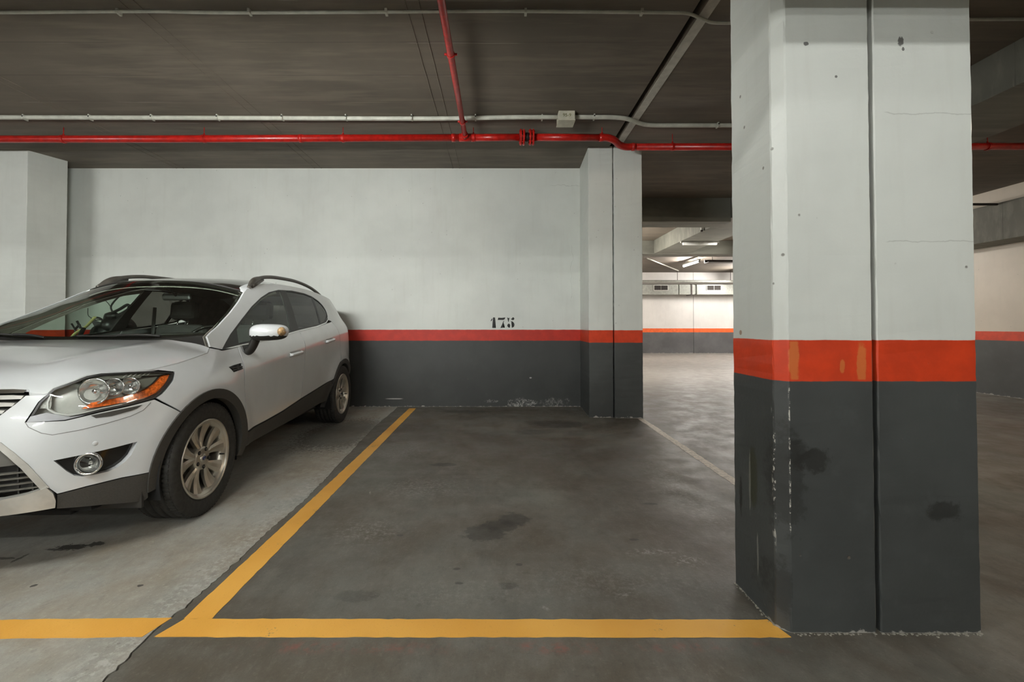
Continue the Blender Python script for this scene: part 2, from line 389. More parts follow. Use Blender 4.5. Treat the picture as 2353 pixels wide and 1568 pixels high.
# ceiling: slabs, expansion joint, seams left by the formwork
ce = empty('ceiling', (0, 0, CZ)); ce['kind'] = 'structure'; ce['label'] = 'board-marked concrete ceiling'
bm = bmesh.new(); box(bm, -14.3, 1.435, -8.2, 6.9, CZ, CZ+.3); link('ceiling_slab', bm, M_ceil, ce)
bm = bmesh.new(); box(bm, 1.49, 13.7, -8.2, 20, CZ, CZ+.3); link('ceiling_slab', bm, M_ceil, ce)
boxo('joint_recess', (1.43, 1.495, -8.2, 6.9, CZ+.12, CZ+.3), M_black, ce)
boxo('joint_strip', (1.495, 1.575, 1.9, 5.75, CZ-.006, CZ-.0005), M_joint, ce)['label'] = 'pale filler strip along the ceiling joint'
for sx in (-8.75, -6.72, -4.67, -2.645, -.615):
    for d in (-.05, .05):
        bm = bmesh.new(); pts = []
        for k in range(40):
            yk = -2+k*8.58/39; pts.append((sx+d+rj.uniform(-.003, .003), yk, CZ-.001))
        tube(bm, pts, .0045, 5); link('formwork_seam', bm, M_ceil, ce)
# walls
def wall(name, dims, mat, label=None):
    o = boxo(name, dims, mat); o['kind'] = 'structure'
    if label: o['label'] = label
    return o
wall('wall_back', (-14, 1.75, WY, WY+.25, -.1, CZ+.1), M_wall, 'white back wall with orange stripe above dark grey')
wall('wall_left', (-14.3, -14, -8, WY+.3, -.1, CZ+.1), M_wall)
wall('wall_front', (-14, 13.5, -8.3, -8, -.1, CZ+.1), M_wall)
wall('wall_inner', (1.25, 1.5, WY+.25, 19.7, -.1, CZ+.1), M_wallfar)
wall('wall_right', (8.44, 8.7, -8, 12.0, -.1, CZ+.1), M_wallr, 'wall with warm light painted into its beige, orange stripe, at the right edge')
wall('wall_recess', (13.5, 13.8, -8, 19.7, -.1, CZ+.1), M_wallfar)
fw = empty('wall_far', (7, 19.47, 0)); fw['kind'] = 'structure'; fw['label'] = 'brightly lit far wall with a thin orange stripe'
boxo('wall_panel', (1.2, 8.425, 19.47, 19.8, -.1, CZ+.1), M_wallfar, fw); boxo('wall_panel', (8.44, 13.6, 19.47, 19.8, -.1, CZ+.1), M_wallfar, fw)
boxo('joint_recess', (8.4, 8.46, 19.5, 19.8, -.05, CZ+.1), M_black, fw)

# columns: each is two halves with an open joint between
def column(label, halves, y0, y1, mat, gap, cham=0, base=None):
    c = empty('concrete_column', ((halves[0][0]+halves[-1][1])/2, (y0+y1)/2, 0)); tag(c, label, 'column')
    for i, (x0, x1) in enumerate(halves):
        pts = [(x0, y0), (x1, y0), (x1, y1), (x0, y1)]
        if cham and i == 0: pts = [(x0+cham, y0), (x1, y0), (x1, y1), (x0-.002, y1), (x0-.004, y0+cham*1.05)]
        if base: pts = base[i]
        bm = bmesh.new(); prism(bm, pts, -.02, CZ+.01)
        # subdivide the height so the arrises can be a little uneven
        bmesh.ops.bevel(bm, geom=[e for e in bm.edges if abs(e.verts[0].co.z-e.verts[1].co.z) > 1], offset=.004, segments=1, affect='EDGES')
        es = [e for e in bm.edges if abs(e.verts[0].co.z-e.verts[1].co.z) > 1]
        bmesh.ops.subdivide_edges(bm, edges=es, cuts=90, use_grid_fill=True)
        r = random.Random(i+int(x0*100))
        for v in bm.verts:
            if 0 < v.co.z < CZ: v.co.x += r.uniform(-.0012, .0012); v.co.y += r.uniform(-.0010, .0010)
        link('column_half', bm, mat, c)
    if gap:
        boxo('joint_filler', (gap[0], gap[1], y0+.035, y1-.02, 0, CZ), M_black, c)
    return c
colN = column('large near column with two halves, orange band and scuffed grey base', [(1.087, 1.448), (1.466, 1.850)], 1.746, 2.085, M_colN, (1.445, 1.47), cham=.034)
# thin filler board standing in the near joint
boxo('joint_board', (1.4485, 1.4545, 1.757, 2.0, 0, CZ), plain('joint_board', (.20, .19, .16), .8), colN)
column('middle column at the end of the back wall, beside the open passage', [(1.17, 1.478), (1.490, 1.845)], 5.79, WY+.02, M_col, (1.475, 1.493), base=[[(1.165, 5.80), (1.478, 5.80), (1.478, WY+.1), (1.20, WY+.1)], [(1.490, 5.78), (1.845, 5.76), (1.845, WY+.1), (1.490, WY+.1)]])
column('white column at the left edge of the picture, behind the car', [(-6.85, -6.2)], 5.90, 6.30, M_col, None, base=[[(-6.85, 5.90), (-6.2, 5.90), (-6.05, 6.30), (-6.85, 6.30)]])

# beams
def beam(dims, label):
    return tag(boxo('ceiling_beam', dims, M_beam, bev=.006), label, 'beam')
beam((4.21, 5.08, -8, 12.15, 3.13, CZ+.02), 'long concrete beam running away from the camera right of the near column')
beam((1.5, 4.205, 8.11, 8.6, 3.06, CZ+.02), 'crosswise concrete beam seen between the middle and near columns')
beam((5.085, 8.43, 9.6, 10.0, 3.2, CZ+.02), 'crosswise concrete beam high above the right-hand wall')
beam((1.5, 13.4, 12.2, 12.7, 3.13, CZ+.02), 'crosswise concrete beam at the end of the long beam')
beam((-14, 4.205, 1.05, 1.55, 2.455, CZ+.02), 'crosswise concrete beam just above the picture, over the front of the bay')
beam((7.9, 8.435, -2, 11.9, 2.53, 3.12), 'boxed-in pale soffit along the top of the right-hand wall')

# parking lines (paint, 2 mm)
M_yel = None
def yellow():
    g = G('yellow_line_paint'); p = g.pos()
    n2 = g.noise(p, 6, 4); n3 = g.noise(p, 90, 4, .7); n = g.noise(p, 1.6, 3)
    c = g.mix(g.rng(n, .3, .7), (.76, .37, .055), (.88, .47, .09))
    c = g.mix(g.mul(g.rng(n3, .60, .70), .35), c, (.55, .25, .04))
    c = g.mix(g.mul(g.rng(g.mul(n3, g.rng(n2, .3, .8)), .42, .5), .6), c, (.2, .17, .12))
    return g.bsdf(c, .5, 0, n3, .3, .004)
M_yel = yellow()
M_wht = plain('worn_white_paint', (.66, .60, .52), .6, var=.22, vscale=35)
rl = random.Random(5)
def rag(a, b, side, amt=.0022, n=60):
    """a wavering edge from a to b"""
    out = []
    for k in range(n+1):
        t = k/n; x = a[0]+(b[0]-a[0])*t; y = a[1]+(b[1]-a[1])*t
        d = Vector((b[0]-a[0], b[1]-a[1])).normalized(); q = rl.uniform(-amt, amt)
        out.append((x-d.y*q, y+d.x*q))
    return out
def line(name, label, e1, e2, mat, h=.0016):
    bm = bmesh.new(); prism(bm, e1+e2[::-1], .0002, h)
    bmesh.ops.triangulate(bm, faces=[f for f in bm.faces if len(f.verts) > 4])
    return tag(link(name, bm, mat), label, 'floor marking')
line('parking_line', 'long yellow line along the front of the empty bay, ending at the near column', rag((-1.300, 1.722), (1.105, 1.720), 1), rag((-1.255, 1.828), (1.075, 1.822), 1), M_yel)
line('parking_line', 'yellow line on the pale slab, left of the floor crack', rag((-6.3, 1.633), (-1.345, 1.722), 1, n=120), rag((-6.3, 1.733), (-1.312, 1.835), 1, n=120), M_yel)
line('parking_line', 'yellow line running from the front line to the back wall beside the car', rag((-1.263, 1.829), (-1.268, 6.45), 1, n=120), rag((-1.149, 1.829), (-1.172, 6.45), 1, n=120), M_yel)
line('parking_line', 'thin faded white line between the middle and near columns', rag((1.728, 2.1), (1.765, 5.72), 1, .005, 90), rag((1.806, 2.1), (1.838, 5.72), 1, .005, 90), M_wht)

# stencilled bay number
M_ink = plain('stencil_ink', (.012, .012, .01), .6)
nb = empty('bay_number', (.065, WY-.001, 1.22)); tag(nb, 'black stencilled number 175 painted above the orange stripe', 'number')
def glyph(polys):
    bm = bmesh.new()
    for pl in polys:
        # crop pixels (26.14 per photo pixel) -> metres on the wall
        pts = [(-.22+(x-0)/26.14*6.35e-3+.0, 1.3905-y/26.14*6.35e-3) for x, y in pl]
        vs = [bm.verts.new((x, WY-.0035, z)) for x, z in pts]; f = bm.faces.new(vs)
        bmesh.ops.triangulate(bm, faces=[f])
    r = bmesh.ops.extrude_face_region(bm, geom=bm.faces[:])
    for v in r['geom']:
        if isinstance(v, bmesh.types.BMVert): v.co.y += .003
    bmesh.ops.recalc_face_normals(bm, faces=bm.faces)
    link('digit', bm, M_ink, nb)
glyph([[(590, 375), (705, 375), (705, 960), (760, 1005), (545, 1005), (592, 960)], [(545, 420), (545, 520), (480, 600), (445, 600), (500, 470)]])
glyph([[(900, 390), (1120, 400), (1330, 375), (1290, 480), (1200, 525), (900, 525), (870, 545)], [(1235, 570), (1250, 590), (1205, 720), (1200, 900), (1230, 960), (1300, 1000), (1180, 985), (1030, 1010), (1100, 930), (1150, 760), (1200, 620)]])
arc = [(1600, 605), (1700, 600), (1790, 640), (1860, 730), (1875, 820), (1850, 920), (1790, 970), (1720, 1000), (1760, 930), (1765, 800), (1745, 690), (1690, 625)]
glyph([[(1435, 370), (1520, 420), (1580, 380), (1550, 520), (1530, 650), (1510, 650), (1475, 480)],
       [(1640, 440), (1740, 470), (1735, 400), (1790, 365), (1850, 395), (1875, 450), (1840, 520), (1760, 540), (1690, 500)], arc,
       [(1520, 740), (1570, 760), (1620, 820), (1580, 870), (1540, 900), (1560, 960), (1590, 1000), (1510, 970), (1450, 900), (1450, 820)]])

# ================================================================ CEILING SERVICES
M_red = plain('red_pipe_paint', (.44, .011, .007), .32, coat=.15, var=.18, vscale=20)
M_pvc = plain('pale_conduit_plastic', (.50, .50, .43), .45)
M_rub = plain('black_rubber', (.012, .012, .011), .5)
M_steel = plain('dark_steel', (.06, .05, .045), .5, metal=.6)
rp = empty('sprinkler_pipe', (0, 5.22, 3.36)); tag(rp, 'red sprinkler main with a branch, hung under the ceiling on rods', 'pipe')
R1 = .041
tubeo('main_pipe', [(-14.02, 5.22, 3.35), (-4, 5.22, 3.356), (-.35, 5.22, 3.372)], R1, M_red, rp, 20)
tubeo('main_pipe', [(-.35, 5.22, 3.372), (.245, 5.22, 3.376)], R1, M_red, rp, 20)
tubeo('main_pipe', [(.42, 5.22, 3.376), (1.22, 5.22, 3.372)], R1, M_red, rp, 20)
el = curve([(1.18, 5.22, 3.372), (1.27, 5.22, 3.371), (1.36, 5.26, 3.36), (1.45, 5.355, 3.342), (1.54, 5.40, 3.336), (1.64, 5.40, 3.335)], 5)
tubeo('pipe_bend', el, R1*1.02, M_red, rp, 20)
tubeo('main_pipe', [(1.62, 5.40, 3.335), (5, 5.40, 3.34), (8.4, 5.40, 3.345)], R1, M_red, rp, 20)
for x, y, z in ((1.20, 5.22, 3.372), (1.63, 5.4, 3.335), (-.29, 5.22, 3.372), (-.52, 5.22, 3.37), (-2.3, 5.22, 3.362)):
    tubeo('coupling', [(x-.022, y, z), (x+.022, y, z)], R1*1.14, M_red, rp, 20)
for x in (.262, .296, .372, .406):
    fl_ = latheo('flange', [(.02, -.011), (.088, -.011), (.092, -.006), (.092, .006), (.088, .011), (.02, .011)], (x, 5.22, 3.376), (1, 0, 0), M_red, rp, 28, False)
for xx in (.279, .389):
    for k in range(8):
        a = k*PI/4+.2
        tubeo('bolt', [(xx-.035, 5.22+.07*math.cos(a), 3.376+.07*math.sin(a)), (xx+.035, 5.22+.07*math.cos(a), 3.376+.07*math.sin(a))], .008, M_red, rp, 6)
latheo('rubber_bellow', [(.03, -.04), (.042, -.035), (.052, -.012), (.054, .0), (.052, .012), (.042, .035), (.03, .04)], (.334, 5.22, 3.376), (1, 0, 0), M_rub, rp, 24)
for hx, hy, hz in ((-13.2, 5.22, 3.35), (-11.6, 5.22, 3.35), (-9.9, 5.22, 3.35), (-8.3, 5.22, 3.351), (-6.7, 5.22, 3.353), (-5.07, 5.22, 3.355), (-3.43, 5.22, 3.358), (-1.81, 5.22, 3.364), (-.29+.0, 5.22, 3.371), (1.21, 5.22, 3.372), (2.10, 5.40, 3.336), (3.7, 5.40, 3.337), (5.9, 5.4, 3.34)):
    bm = bmesh.new(); tube(bm, [(hx, hy, hz+R1), (hx, hy, CZ)], .0045, 8); tube(bm, [(hx, hy, hz+R1-.003), (hx, hy, hz+R1+.02)], .011, 6)
    link('hanger_rod', bm, M_red, rp, True)
    latheo('hanger_clamp', [(R1+.0005, -.013), (R1+.006, -.013), (R1+.006, .013), (R1+.0005, .013)], (hx, hy, hz), (1, 0, 0), M_red, rp, 20, False)
bx = -.385
tubeo('branch_pipe', [(bx, 5.19, 3.372), (bx, 4.0, 3.374), (bx-.005, 1.0, 3.378), (bx-.005, -2.0, 3.38)], .028, M_red, rp, 18)
tubeo('tee_fitting', [(bx, 5.20, 3.372), (bx, 5.12, 3.372)], .037, M_red, rp, 18)
tubeo('tee_fitting', [(bx-.07, 5.22, 3.372), (bx+.07, 5.22, 3.372)], R1*1.12, M_red, rp, 18)
for yb, zb in ((3.62, 3.375), (4.82, 3.373)):
    bm = bmesh.new(); tube(bm, [(bx, yb-.013, zb), (bx, yb+.013, zb)], .034, 16); tube(bm, [(bx-.052, yb, zb+.004), (bx+.052, yb, zb+.004)], .010, 8); tube(bm, [(bx, yb, zb+.03), (bx, yb, CZ)], .005, 6)
    link('branch_clamp', bm, M_red, rp, False)
# conduits
c1 = empty('ceiling_conduit', (0, 3.26, 3.47)); tag(c1, 'thin pale conduit across the ceiling, nearer the camera', 'conduit')
rc = random.Random(2)
p1 = [(-14.02, 3.27, 3.474), (-9, 3.27, 3.474), (-5.0, 3.27, 3.474), (-3.6, 3.266, 3.474), (-2.6, 3.248, 3.470), (-2.0, 3.268, 3.474), (-1.0, 3.262, 3.474), (0, 3.252, 3.474), (.9, 3.262, 3.474), (1.25, 3.264, 3.472), (1.40, 3.275, 3.472), (1.55, 3.345, 3.472), (1.66, 3.375, 3.472), (2.0, 3.372, 3.472), (3.0, 3.345, 3.474), (4.2, 3.336, 3.474)]
tubeo('tube', curve(p1, 6), .0115, M_pvc, c1, 12)
for x in (-2.78, -1.82, -.82, .2, 1.05, 2.4, 3.4): boxo('saddle_clip', (x-.009, x+.009, 3.24, 3.285, 3.458, CZ), M_pvc, c1)
c2 = empty('ceiling_conduit', (0, 4.91, 3.465)); tag(c2, 'thicker white conduit with clips running behind the red branch pipe', 'conduit')
p2 = [(-14.02, 4.90, 3.464), (-9, 4.90, 3.464), (-5.5, 4.905, 3.464), (-3, 4.92, 3.464), (-1.6, 4.93, 3.464), (-.6, 4.932, 3.464), (.1, 4.905, 3.464), (.66, 4.90, 3.464)]
tubeo('tube', curve(p2, 6), .0235, M_pvc, c2, 14)
p3 = [(.80, 4.895, 3.464), (1.0, 4.90, 3.464), (1.25, 4.905, 3.464), (1.42, 4.94, 3.464), (1.58, 5.04, 3.464), (1.74, 5.098, 3.464), (2.1, 5.103, 3.464), (3.4, 5.10, 3.464), (4.2, 5.10, 3.464)]
tubeo('tube', curve(p3, 6), .0235, M_pvc, c2, 14)
for x in (-6.6, -5.87, -5.2, -4.48, -3.80, -3.08, -2.37, -1.67, -.95, -.25, .48, 1.05, 2.5):
    yc = 4.915 if x < 1 else (4.905 if x < 1.5 else 5.103)
    bm = bmesh.new(); box(bm, x-.007, x+.007, yc-.03, yc+.03, 3.4385, CZ); link('saddle_clip', bm, M_pvc, c2)
    boxo('clip_screw', (x-.006, x+.006, yc-.033, yc-.029, 3.462, 3.476), M_black, c2)
jb = empty('junction_box', (.73, 4.90, 3.49)); tag(jb, 'small cream junction box on the thicker white conduit', 'junction box')
boxo('box_body', (.648, .825, 4.80, 4.975, 3.395, CZ-.001), plain('cream_plastic', (.50, .48, .38), .5), jb, .006)
boxo('box_lid', (.644, .829, 4.796, 4.979, 3.384, 3.394), plain('cream_plastic', (.50, .48, .38), .5), jb, .003)
def text(name, body, size, loc, rot, mat, parent, ext=.0008):
    c = bpy.data.curves.new(name, 'FONT'); c.body = body; c.size = size; c.extrude = ext; c.align_x = 'CENTER'; c.align_y = 'CENTER'
    tmp = bpy.data.objects.new(name, c); COL.objects.link(tmp)
    bpy.context.view_layer.update(); me = bpy.data.meshes.new_from_object(tmp.evaluated_get(bpy.context.evaluated_depsgraph_get()))
    bpy.data.objects.remove(tmp)
    o = bpy.data.objects.new(name, me); COL.objects.link(o); me.materials.append(mat)
    o.parent = parent; o.location = Vector(loc)-(Vector(parent.location) if not parent.get('_local') else Vector()); o.rotation_euler = rot
    return o
text('marking', '95-9', .05, (.737, 4.7945, 3.437), (PI/2, 0, 0), plain('olive_ink', (.20, .19, .09), .7), jb)

# ================================================================ LAMPS
M_house = plain('lamp_housing', (.45, .45, .42), .5)
def fixture(i, L, label, group=None, vis=True):
    x, y, z, h, d, s, col = L
    f = empty('tube_light', (x, y, z)); tag(f, label, 'lamp', group)
    ax = Vector((1, 0, 0)) if d == 'x' else Vector((0, 1, 0)); c = Vector((x, y, z))
    tm = emit('lamp_glow_%d' % i, col, s)
    tubeo('lamp_tube', [c-ax*h, c+ax*h], .028, tm, f, 12)
    b0 = c+Vector((0, 0, .05)); bm = bmesh.new()
    box(bm, b0.x-(h+.03 if d == 'x' else .035), b0.x+(h+.03 if d == 'x' else .035), b0.y-(h+.03 if d == 'y' else .035), b0.y+(h+.03 if d == 'y' else .035), b0.z-.018, b0.z+.02, .004)
    link('lamp_body', bm, M_house, f)
    if i == 1:   # added tray keeps its light off the hood, sending it outwards and up
        boxo('light_blocking_tray', (x-h-.04, x+h+.04, y-.12, y+.12, z-.078, z-.066), M_house, f)
    for s_ in (-1, 1):
        e = c+ax*h*s_
        tubeo('lamp_holder', [e-ax*.02, e+ax*.02], .034, M_house, f, 12)
        if CZ-z > .1: tubeo('hanging_rod', [(e.x-ax.x*.1*s_, e.y-ax.y*.1*s_, z+.06), (e.x-ax.x*.1*s_, e.y-ax.y*.1*s_, CZ+.01)], .005, M_steel, f, 6)
    return f
LBL = ['hung tube lamp behind the camera', 'tube lamp under the beam above the parked car nose', 'tube lamp under the beam far left of the car', 'added tube lamp behind the camera to the right, lighting the near column', 'added fill tube lamp far behind the camera to the left', 'added fill tube lamp furthest behind the camera', 'added warm tube lamp out of view, brightening the right-hand wall', 'added tube lamp nearest the camera, out of view, lighting floor and hood']
for i, L in enumerate(LAMPS): fixture(i, L, LBL[i])
LBF = ['glowing tube lamp seen small between the columns', 'brightest glowing tube lamp, by the far wall beside the near column', 'tube lamp hidden by the middle column', 'tube lamp hidden behind the near column', 'added tube lamp behind the back wall end, brightening the passage floor', 'added tube lamp right of the near column, brightening the passage floor']
for i, L in enumerate(FARLAMPS): fixture(10+i, L, LBF[i])
# unlit white tubes on the long beam
M_tube = plain('white_tube', (.75, .77, .73), .35)
t = empty('wall_tube', (4.19, 9.22, 3.3)); tag(t, 'unlit white tube fixed upright on the side of the long beam', 'tube lamp')
tubeo('tube', [(4.175, 9.22, 3.14), (4.175, 9.22, 3.46)], .022, M_tube, t, 12); tubeo('end_cap', [(4.175, 9.22, 3.11), (4.175, 9.22, 3.14)], .026, M_steel, t, 12); tubeo('end_cap', [(4.175, 9.22, 3.46), (4.175, 9.22, 3.485)], .026, M_steel, t, 12)
t = empty('ceiling_tube', (4.65, 10.4, 3.1)); tag(t, 'white tube lamp lying under the long beam', 'tube lamp')
tubeo('tube', [(4.27, 10.4, 3.085), (5.05, 10.4, 3.085)], .038, M_tube, t, 12); boxo('lamp_body', (4.22, 5.1, 10.37, 10.43, 3.10, 3.13), M_house, t)

# far services: duct with grilles, pipes
M_duct = plain('duct_sheet', (.33, .34, .30), .45, metal=.2)
du = empty('ventilation_duct', (8, 19.2, 2.7)); tag(du, 'pale ventilation duct with dark grilles along the top of the far wall', 'duct')
for a, b in ((1.6, 7.58), (7.62, 8.26), (8.36, 13.3)): boxo('duct_section', (a, b, 18.95, 19.46, 2.50, 2.92), M_duct, du, .004)
boxo('duct_section', (8.26, 8.36, 19.0, 19.44, 2.53, 2.89), M_duct, du)
boxo('duct_flange', (8.11, 8.16, 18.93, 19.46, 2.48, 2.94), M_steel, du)
M_vent = plain('vent_dark', (.02, .016, .012), .7)
for a in (6.53, 8.76):
    v = boxo('vent_grille', (a, a+.62, 18.93, 18.955, 2.66, 2.90), plain('vent_frame', (.6, .6, .55), .5), du)
    for k in range(2): boxo('vent_opening', (a+.03+k*.29, a+.30+k*.29, 18.922, 18.932, 2.685, 2.875), M_vent, v)
ft = empty('far_conduit', (8, 17, 3.4)); tag(ft, 'warm-lit conduit running diagonally across the far ceiling', 'conduit')
tubeo('tube', [(5.0, 15.1, 3.45), (7.4, 18.5, 3.45)], .022, M_pvc, ft, 8)
ft = empty('far_cable_tray', (8, 14, 3.2)); tag(ft, 'dark cable tray crossing under the far ceiling lamps', 'tray')
boxo('tray_side', (6.7, 12.5, 14.6, 14.64, 3.22, 3.32), M_steel, ft); boxo('tray_base', (6.7, 12.5, 14.3, 14.62, 3.215, 3.225), M_steel, ft)
for x in (6.9, 9.3, 12.0): tubeo('hanger_rod', [(x, 14.5, 3.22), (x, 14.5, CZ+.01)], .01, M_steel, ft, 6)
ft = empty('far_pipe', (6, 18.4, 3.0)); tag(ft, 'horizontal pipe hung above the far duct', 'pipe')
tubeo('tube', [(1.6, 18.6, 3.02), (13.2, 18.6, 3.02)], .05, M_duct, ft, 10)
for x in (5.2, 7.4, 9.6, 11.8): tubeo('hanger_rod', [(x, 18.6, 3.02), (x, 18.6, CZ+.01)], .01, M_steel, ft, 6)
st = empty('short_conduit', (7.85, 7.2, 3.14)); tag(st, 'short dark conduit stub by the right-hand soffit', 'conduit')
tubeo('tube', [(7.0, 7.1, 3.10), (7.89, 7.1, 3.10)], .02, M_steel, st, 8)

# ================================================================ CAR
PLAN=[(0,-.01),(.0,0.12),(.012,.26),(.04,.41),(.088,.54),(.165,.655),(.275,.755),(.41,.83),(.58,.885),(.78,.91),(1.0,.917),(1.5,.92),(2.0,.92),(2.5,.92),(3.0,.92),(3.4,.918),(3.75,.905),(4.0,.875),(4.2,.80),(4.33,.68),(4.405,.5),(4.435,.25),(4.44,0)]
# arc-length table
TAB=[]
def _tab():
    s=0; last=crom(PLAN,0); N=1600
    for k in range(N+1):
        t=(len(PLAN)-1)*k/N
        p=crom(PLAN,t)
        s+=math.dist(p,last); last=p
        TAB.append((s,p[0],max(p[1],0.0)))
_tab()
SMAX=TAB[-1][0]
def lerp_tab(tab,x):
    if x<=tab[0][0]: return tab[0][1]
    if x>=tab[-1][0]: return tab[-1][1]
    for (a,p),(b,q) in zip(tab,tab[1:]):
        if x<=b:
            f=(x-a)/(b-a); return p+(q-p)*f
def smooth_tab(tab,x):
    # monotone cubic-ish hermite
    n=len(tab)
    if x<=tab[0][0]: 
        m=(tab[1][1]-tab[0][1])/(tab[1][0]-tab[0][0]); return tab[0][1]+m*(x-tab[0][0])
    if x>=tab[-1][0]:
        m=(tab[-1][1]-tab[-2][1])/(tab[-1][0]-tab[-2][0]); return tab[-1][1]+m*(x-tab[-1][0])
    i=0
    while x>tab[i+1][0]: i+=1
    x0,y0=tab[i];x1,y1=tab[i+1];h=x1-x0;f=(x-x0)/h
    def sl(j):
        if j<=0: return (tab[1][1]-tab[0][1])/(tab[1][0]-tab[0][0])
        if j>=n-1: return (tab[-1][1]-tab[-2][1])/(tab[-1][0]-tab[-2][0])
        return (tab[j+1][1]-tab[j-1][1])/(tab[j+1][0]-tab[j-1][0])
    m0=sl(i)*h;m1=sl(i+1)*h
    return (2*f**3-3*f*f+1)*y0+(f**3-2*f*f+f)*m0+(-2*f**3+3*f*f)*y1+(f**3-f*f)*m1
def CP(s):
    i=int(s/SMAX*1600); i=max(0,min(1598,i))
    while i>0 and TAB[i][0]>s: i-=1
    while i<1599 and TAB[i+1][0]<s: i+=1
    a=TAB[i];b=TAB[i+1]; f=(s-a[0])/max(1e-9,b[0]-a[0])
    return (a[1]+(b[1]-a[1])*f, a[2]+(b[2]-a[2])*f)
def su(u):
    lo,hi=0,SMAX
    for _ in range(40):
        m=(lo+hi)/2
        if CP(m)[0]<u: lo=m
        else: hi=m
    return (lo+hi)/2
def CN(s):
    a=CP(max(0,s-.03));b=CP(min(SMAX,s+.03))
    tu,tv=b[0]-a[0],b[1]-a[1]; L=math.hypot(tu,tv) or 1
    return (-tv/L,tu/L)   # outward
def belt(u): return smooth_tab([(0,.93),(.6,.95),(1.2,1.0),(2.26,1.115),(3.4,1.24),(4.44,1.30)],u)
SIDE=[(-1.0,.13),(-.8,.065),(-.7,.03),(-.6,.015),(-.4,.004),(-.25,.002),(-.17,.004),(-.10,.020),(0,.078),(.1,.118),(.2,.163),(.3,.214),(.4,.272),(.5,.345),(.6,.44)]
FRONT=[(.15,.10),(.25,.06),(.35,.03),(.45,.008),(.55,.0),(.65,.012),(.75,.04),(.85,.085),(.95,.16),(1.05,.28),(1.2,.5)]
REAR=[(.2,.08),(.35,.02),(.5,0),(.65,.01),(.8,.05),(.95,.08),(1.1,.12),(1.25,.20),(1.4,.31),(1.55,.43),(1.7,.55)]
def S(s,w,off=0.0):
    u0,v0=CP(s); nu,nv=CN(s)
    b=belt(u0)
    ins_s=smooth_tab(SIDE,w-b)
    ins_e=smooth_tab(FRONT if u0<2 else REAR,w)
    # wheel arch flares
    fl=0
    for uc in (.893,3.587):
        d=math.hypot(u0-uc,(w-.345))
        fl+=.022*math.exp(-((d-.44)/.09)**2)
    k=nv*nv
    ins=ins_s*k+ins_e*(1-k)-fl*k-off
    return (u0-nu*ins, v0-nv*ins, w)
_S0 = S
def S(s, w, off=0.):
    """body side: s metres round the plan outline from the nose, w height; off outward"""
    u0, v0 = CP(s)
    if u0 < 2.2:
        r = _S0(s, w, off)
        return (r[0], 0., r[2]) if s < .0101 else r
    nu, nv = CN(s); b = belt(u0)
    isd = smooth_tab(SIDE, w-b); ir = smooth_tab(REAR, w); fl = 0
    d = math.hypot(u0-3.587, w-.345); fl = .022*math.exp(-((d-.44)/.09)**2)*nv*nv
    t = max(0, min(1, (u0-2.9)/1.54)); t = t*t*(3-2*t)
    return (u0-ir*t+nu*(off+fl), v0*(1-isd/.92)+nv*(off+fl) if s < SMAX-1e-4 else 0., w)
def U(u, w): return (su(u), w)
def pin(pt, poly):
    x, y = pt; c = False; j = len(poly)-1
    for i in range(len(poly)):
        a, b = poly[i], poly[j]
        if (a[1] > y) != (b[1] > y) and x < (b[0]-a[0])*(y-a[1])/(b[1]-a[1])+a[0]: c = not c
        j = i
    return c
def dens(poly, step):
    out = []
    for i in range(len(poly)):
        a, b = poly[i], poly[(i+1) % len(poly)]; L = math.dist(a, b); k = max(1, int(L/step+.5))
        for j in range(k): out.append((a[0]+(b[0]-a[0])*j/k, a[1]+(b[1]-a[1])*j/k))
    return out
def tess(outer, holes, step):
    outer = dens(outer, step); holes = [dens(h, step) for h in holes]
    vs = []; es = []
    for lp in [outer]+holes:
        b = len(vs); vs += lp; es += [(b+i, b+(i+1) % len(lp)) for i in range(len(lp))]
    x0 = min(p[0] for p in outer); x1 = max(p[0] for p in outer); y0 = min(p[1] for p in outer); y1 = max(p[1] for p in outer)
    ring = vs[:]
    nx = int((x1-x0)/step)+1; ny = int((y1-y0)/step)+1
    cell = {}
    for p in ring: cell.setdefault((int(p[0]/step), int(p[1]/step)), []).append(p)
    for i in range(nx+1):
        for j in range(ny+1):
            p = (x0+(i+.5*(j % 2))*step, y0+j*step)
            if not pin(p, outer) or any(pin(p, h) for h in holes): continue
            k = (int(p[0]/step), int(p[1]/step)); near = False
            for a in (-1, 0, 1):
                for b in (-1, 0, 1):
                    for q in cell.get((k[0]+a, k[1]+b), ()):
                        if math.dist(p, q) < step*.55: near = True
            if not near: vs.append(p)
    r = delaunay_2d_cdt([Vector(p) for p in vs], es, [], 0, 1e-6)
    V = [(v.x, v.y) for v in r[0]]; F = []
    for f in r[2]:
        c = (sum(V[i][0] for i in f)/3, sum(V[i][1] for i in f)/3)
        if pin(c, outer) and not any(pin(c, h) for h in holes): F.append(tuple(f))
    return V, F
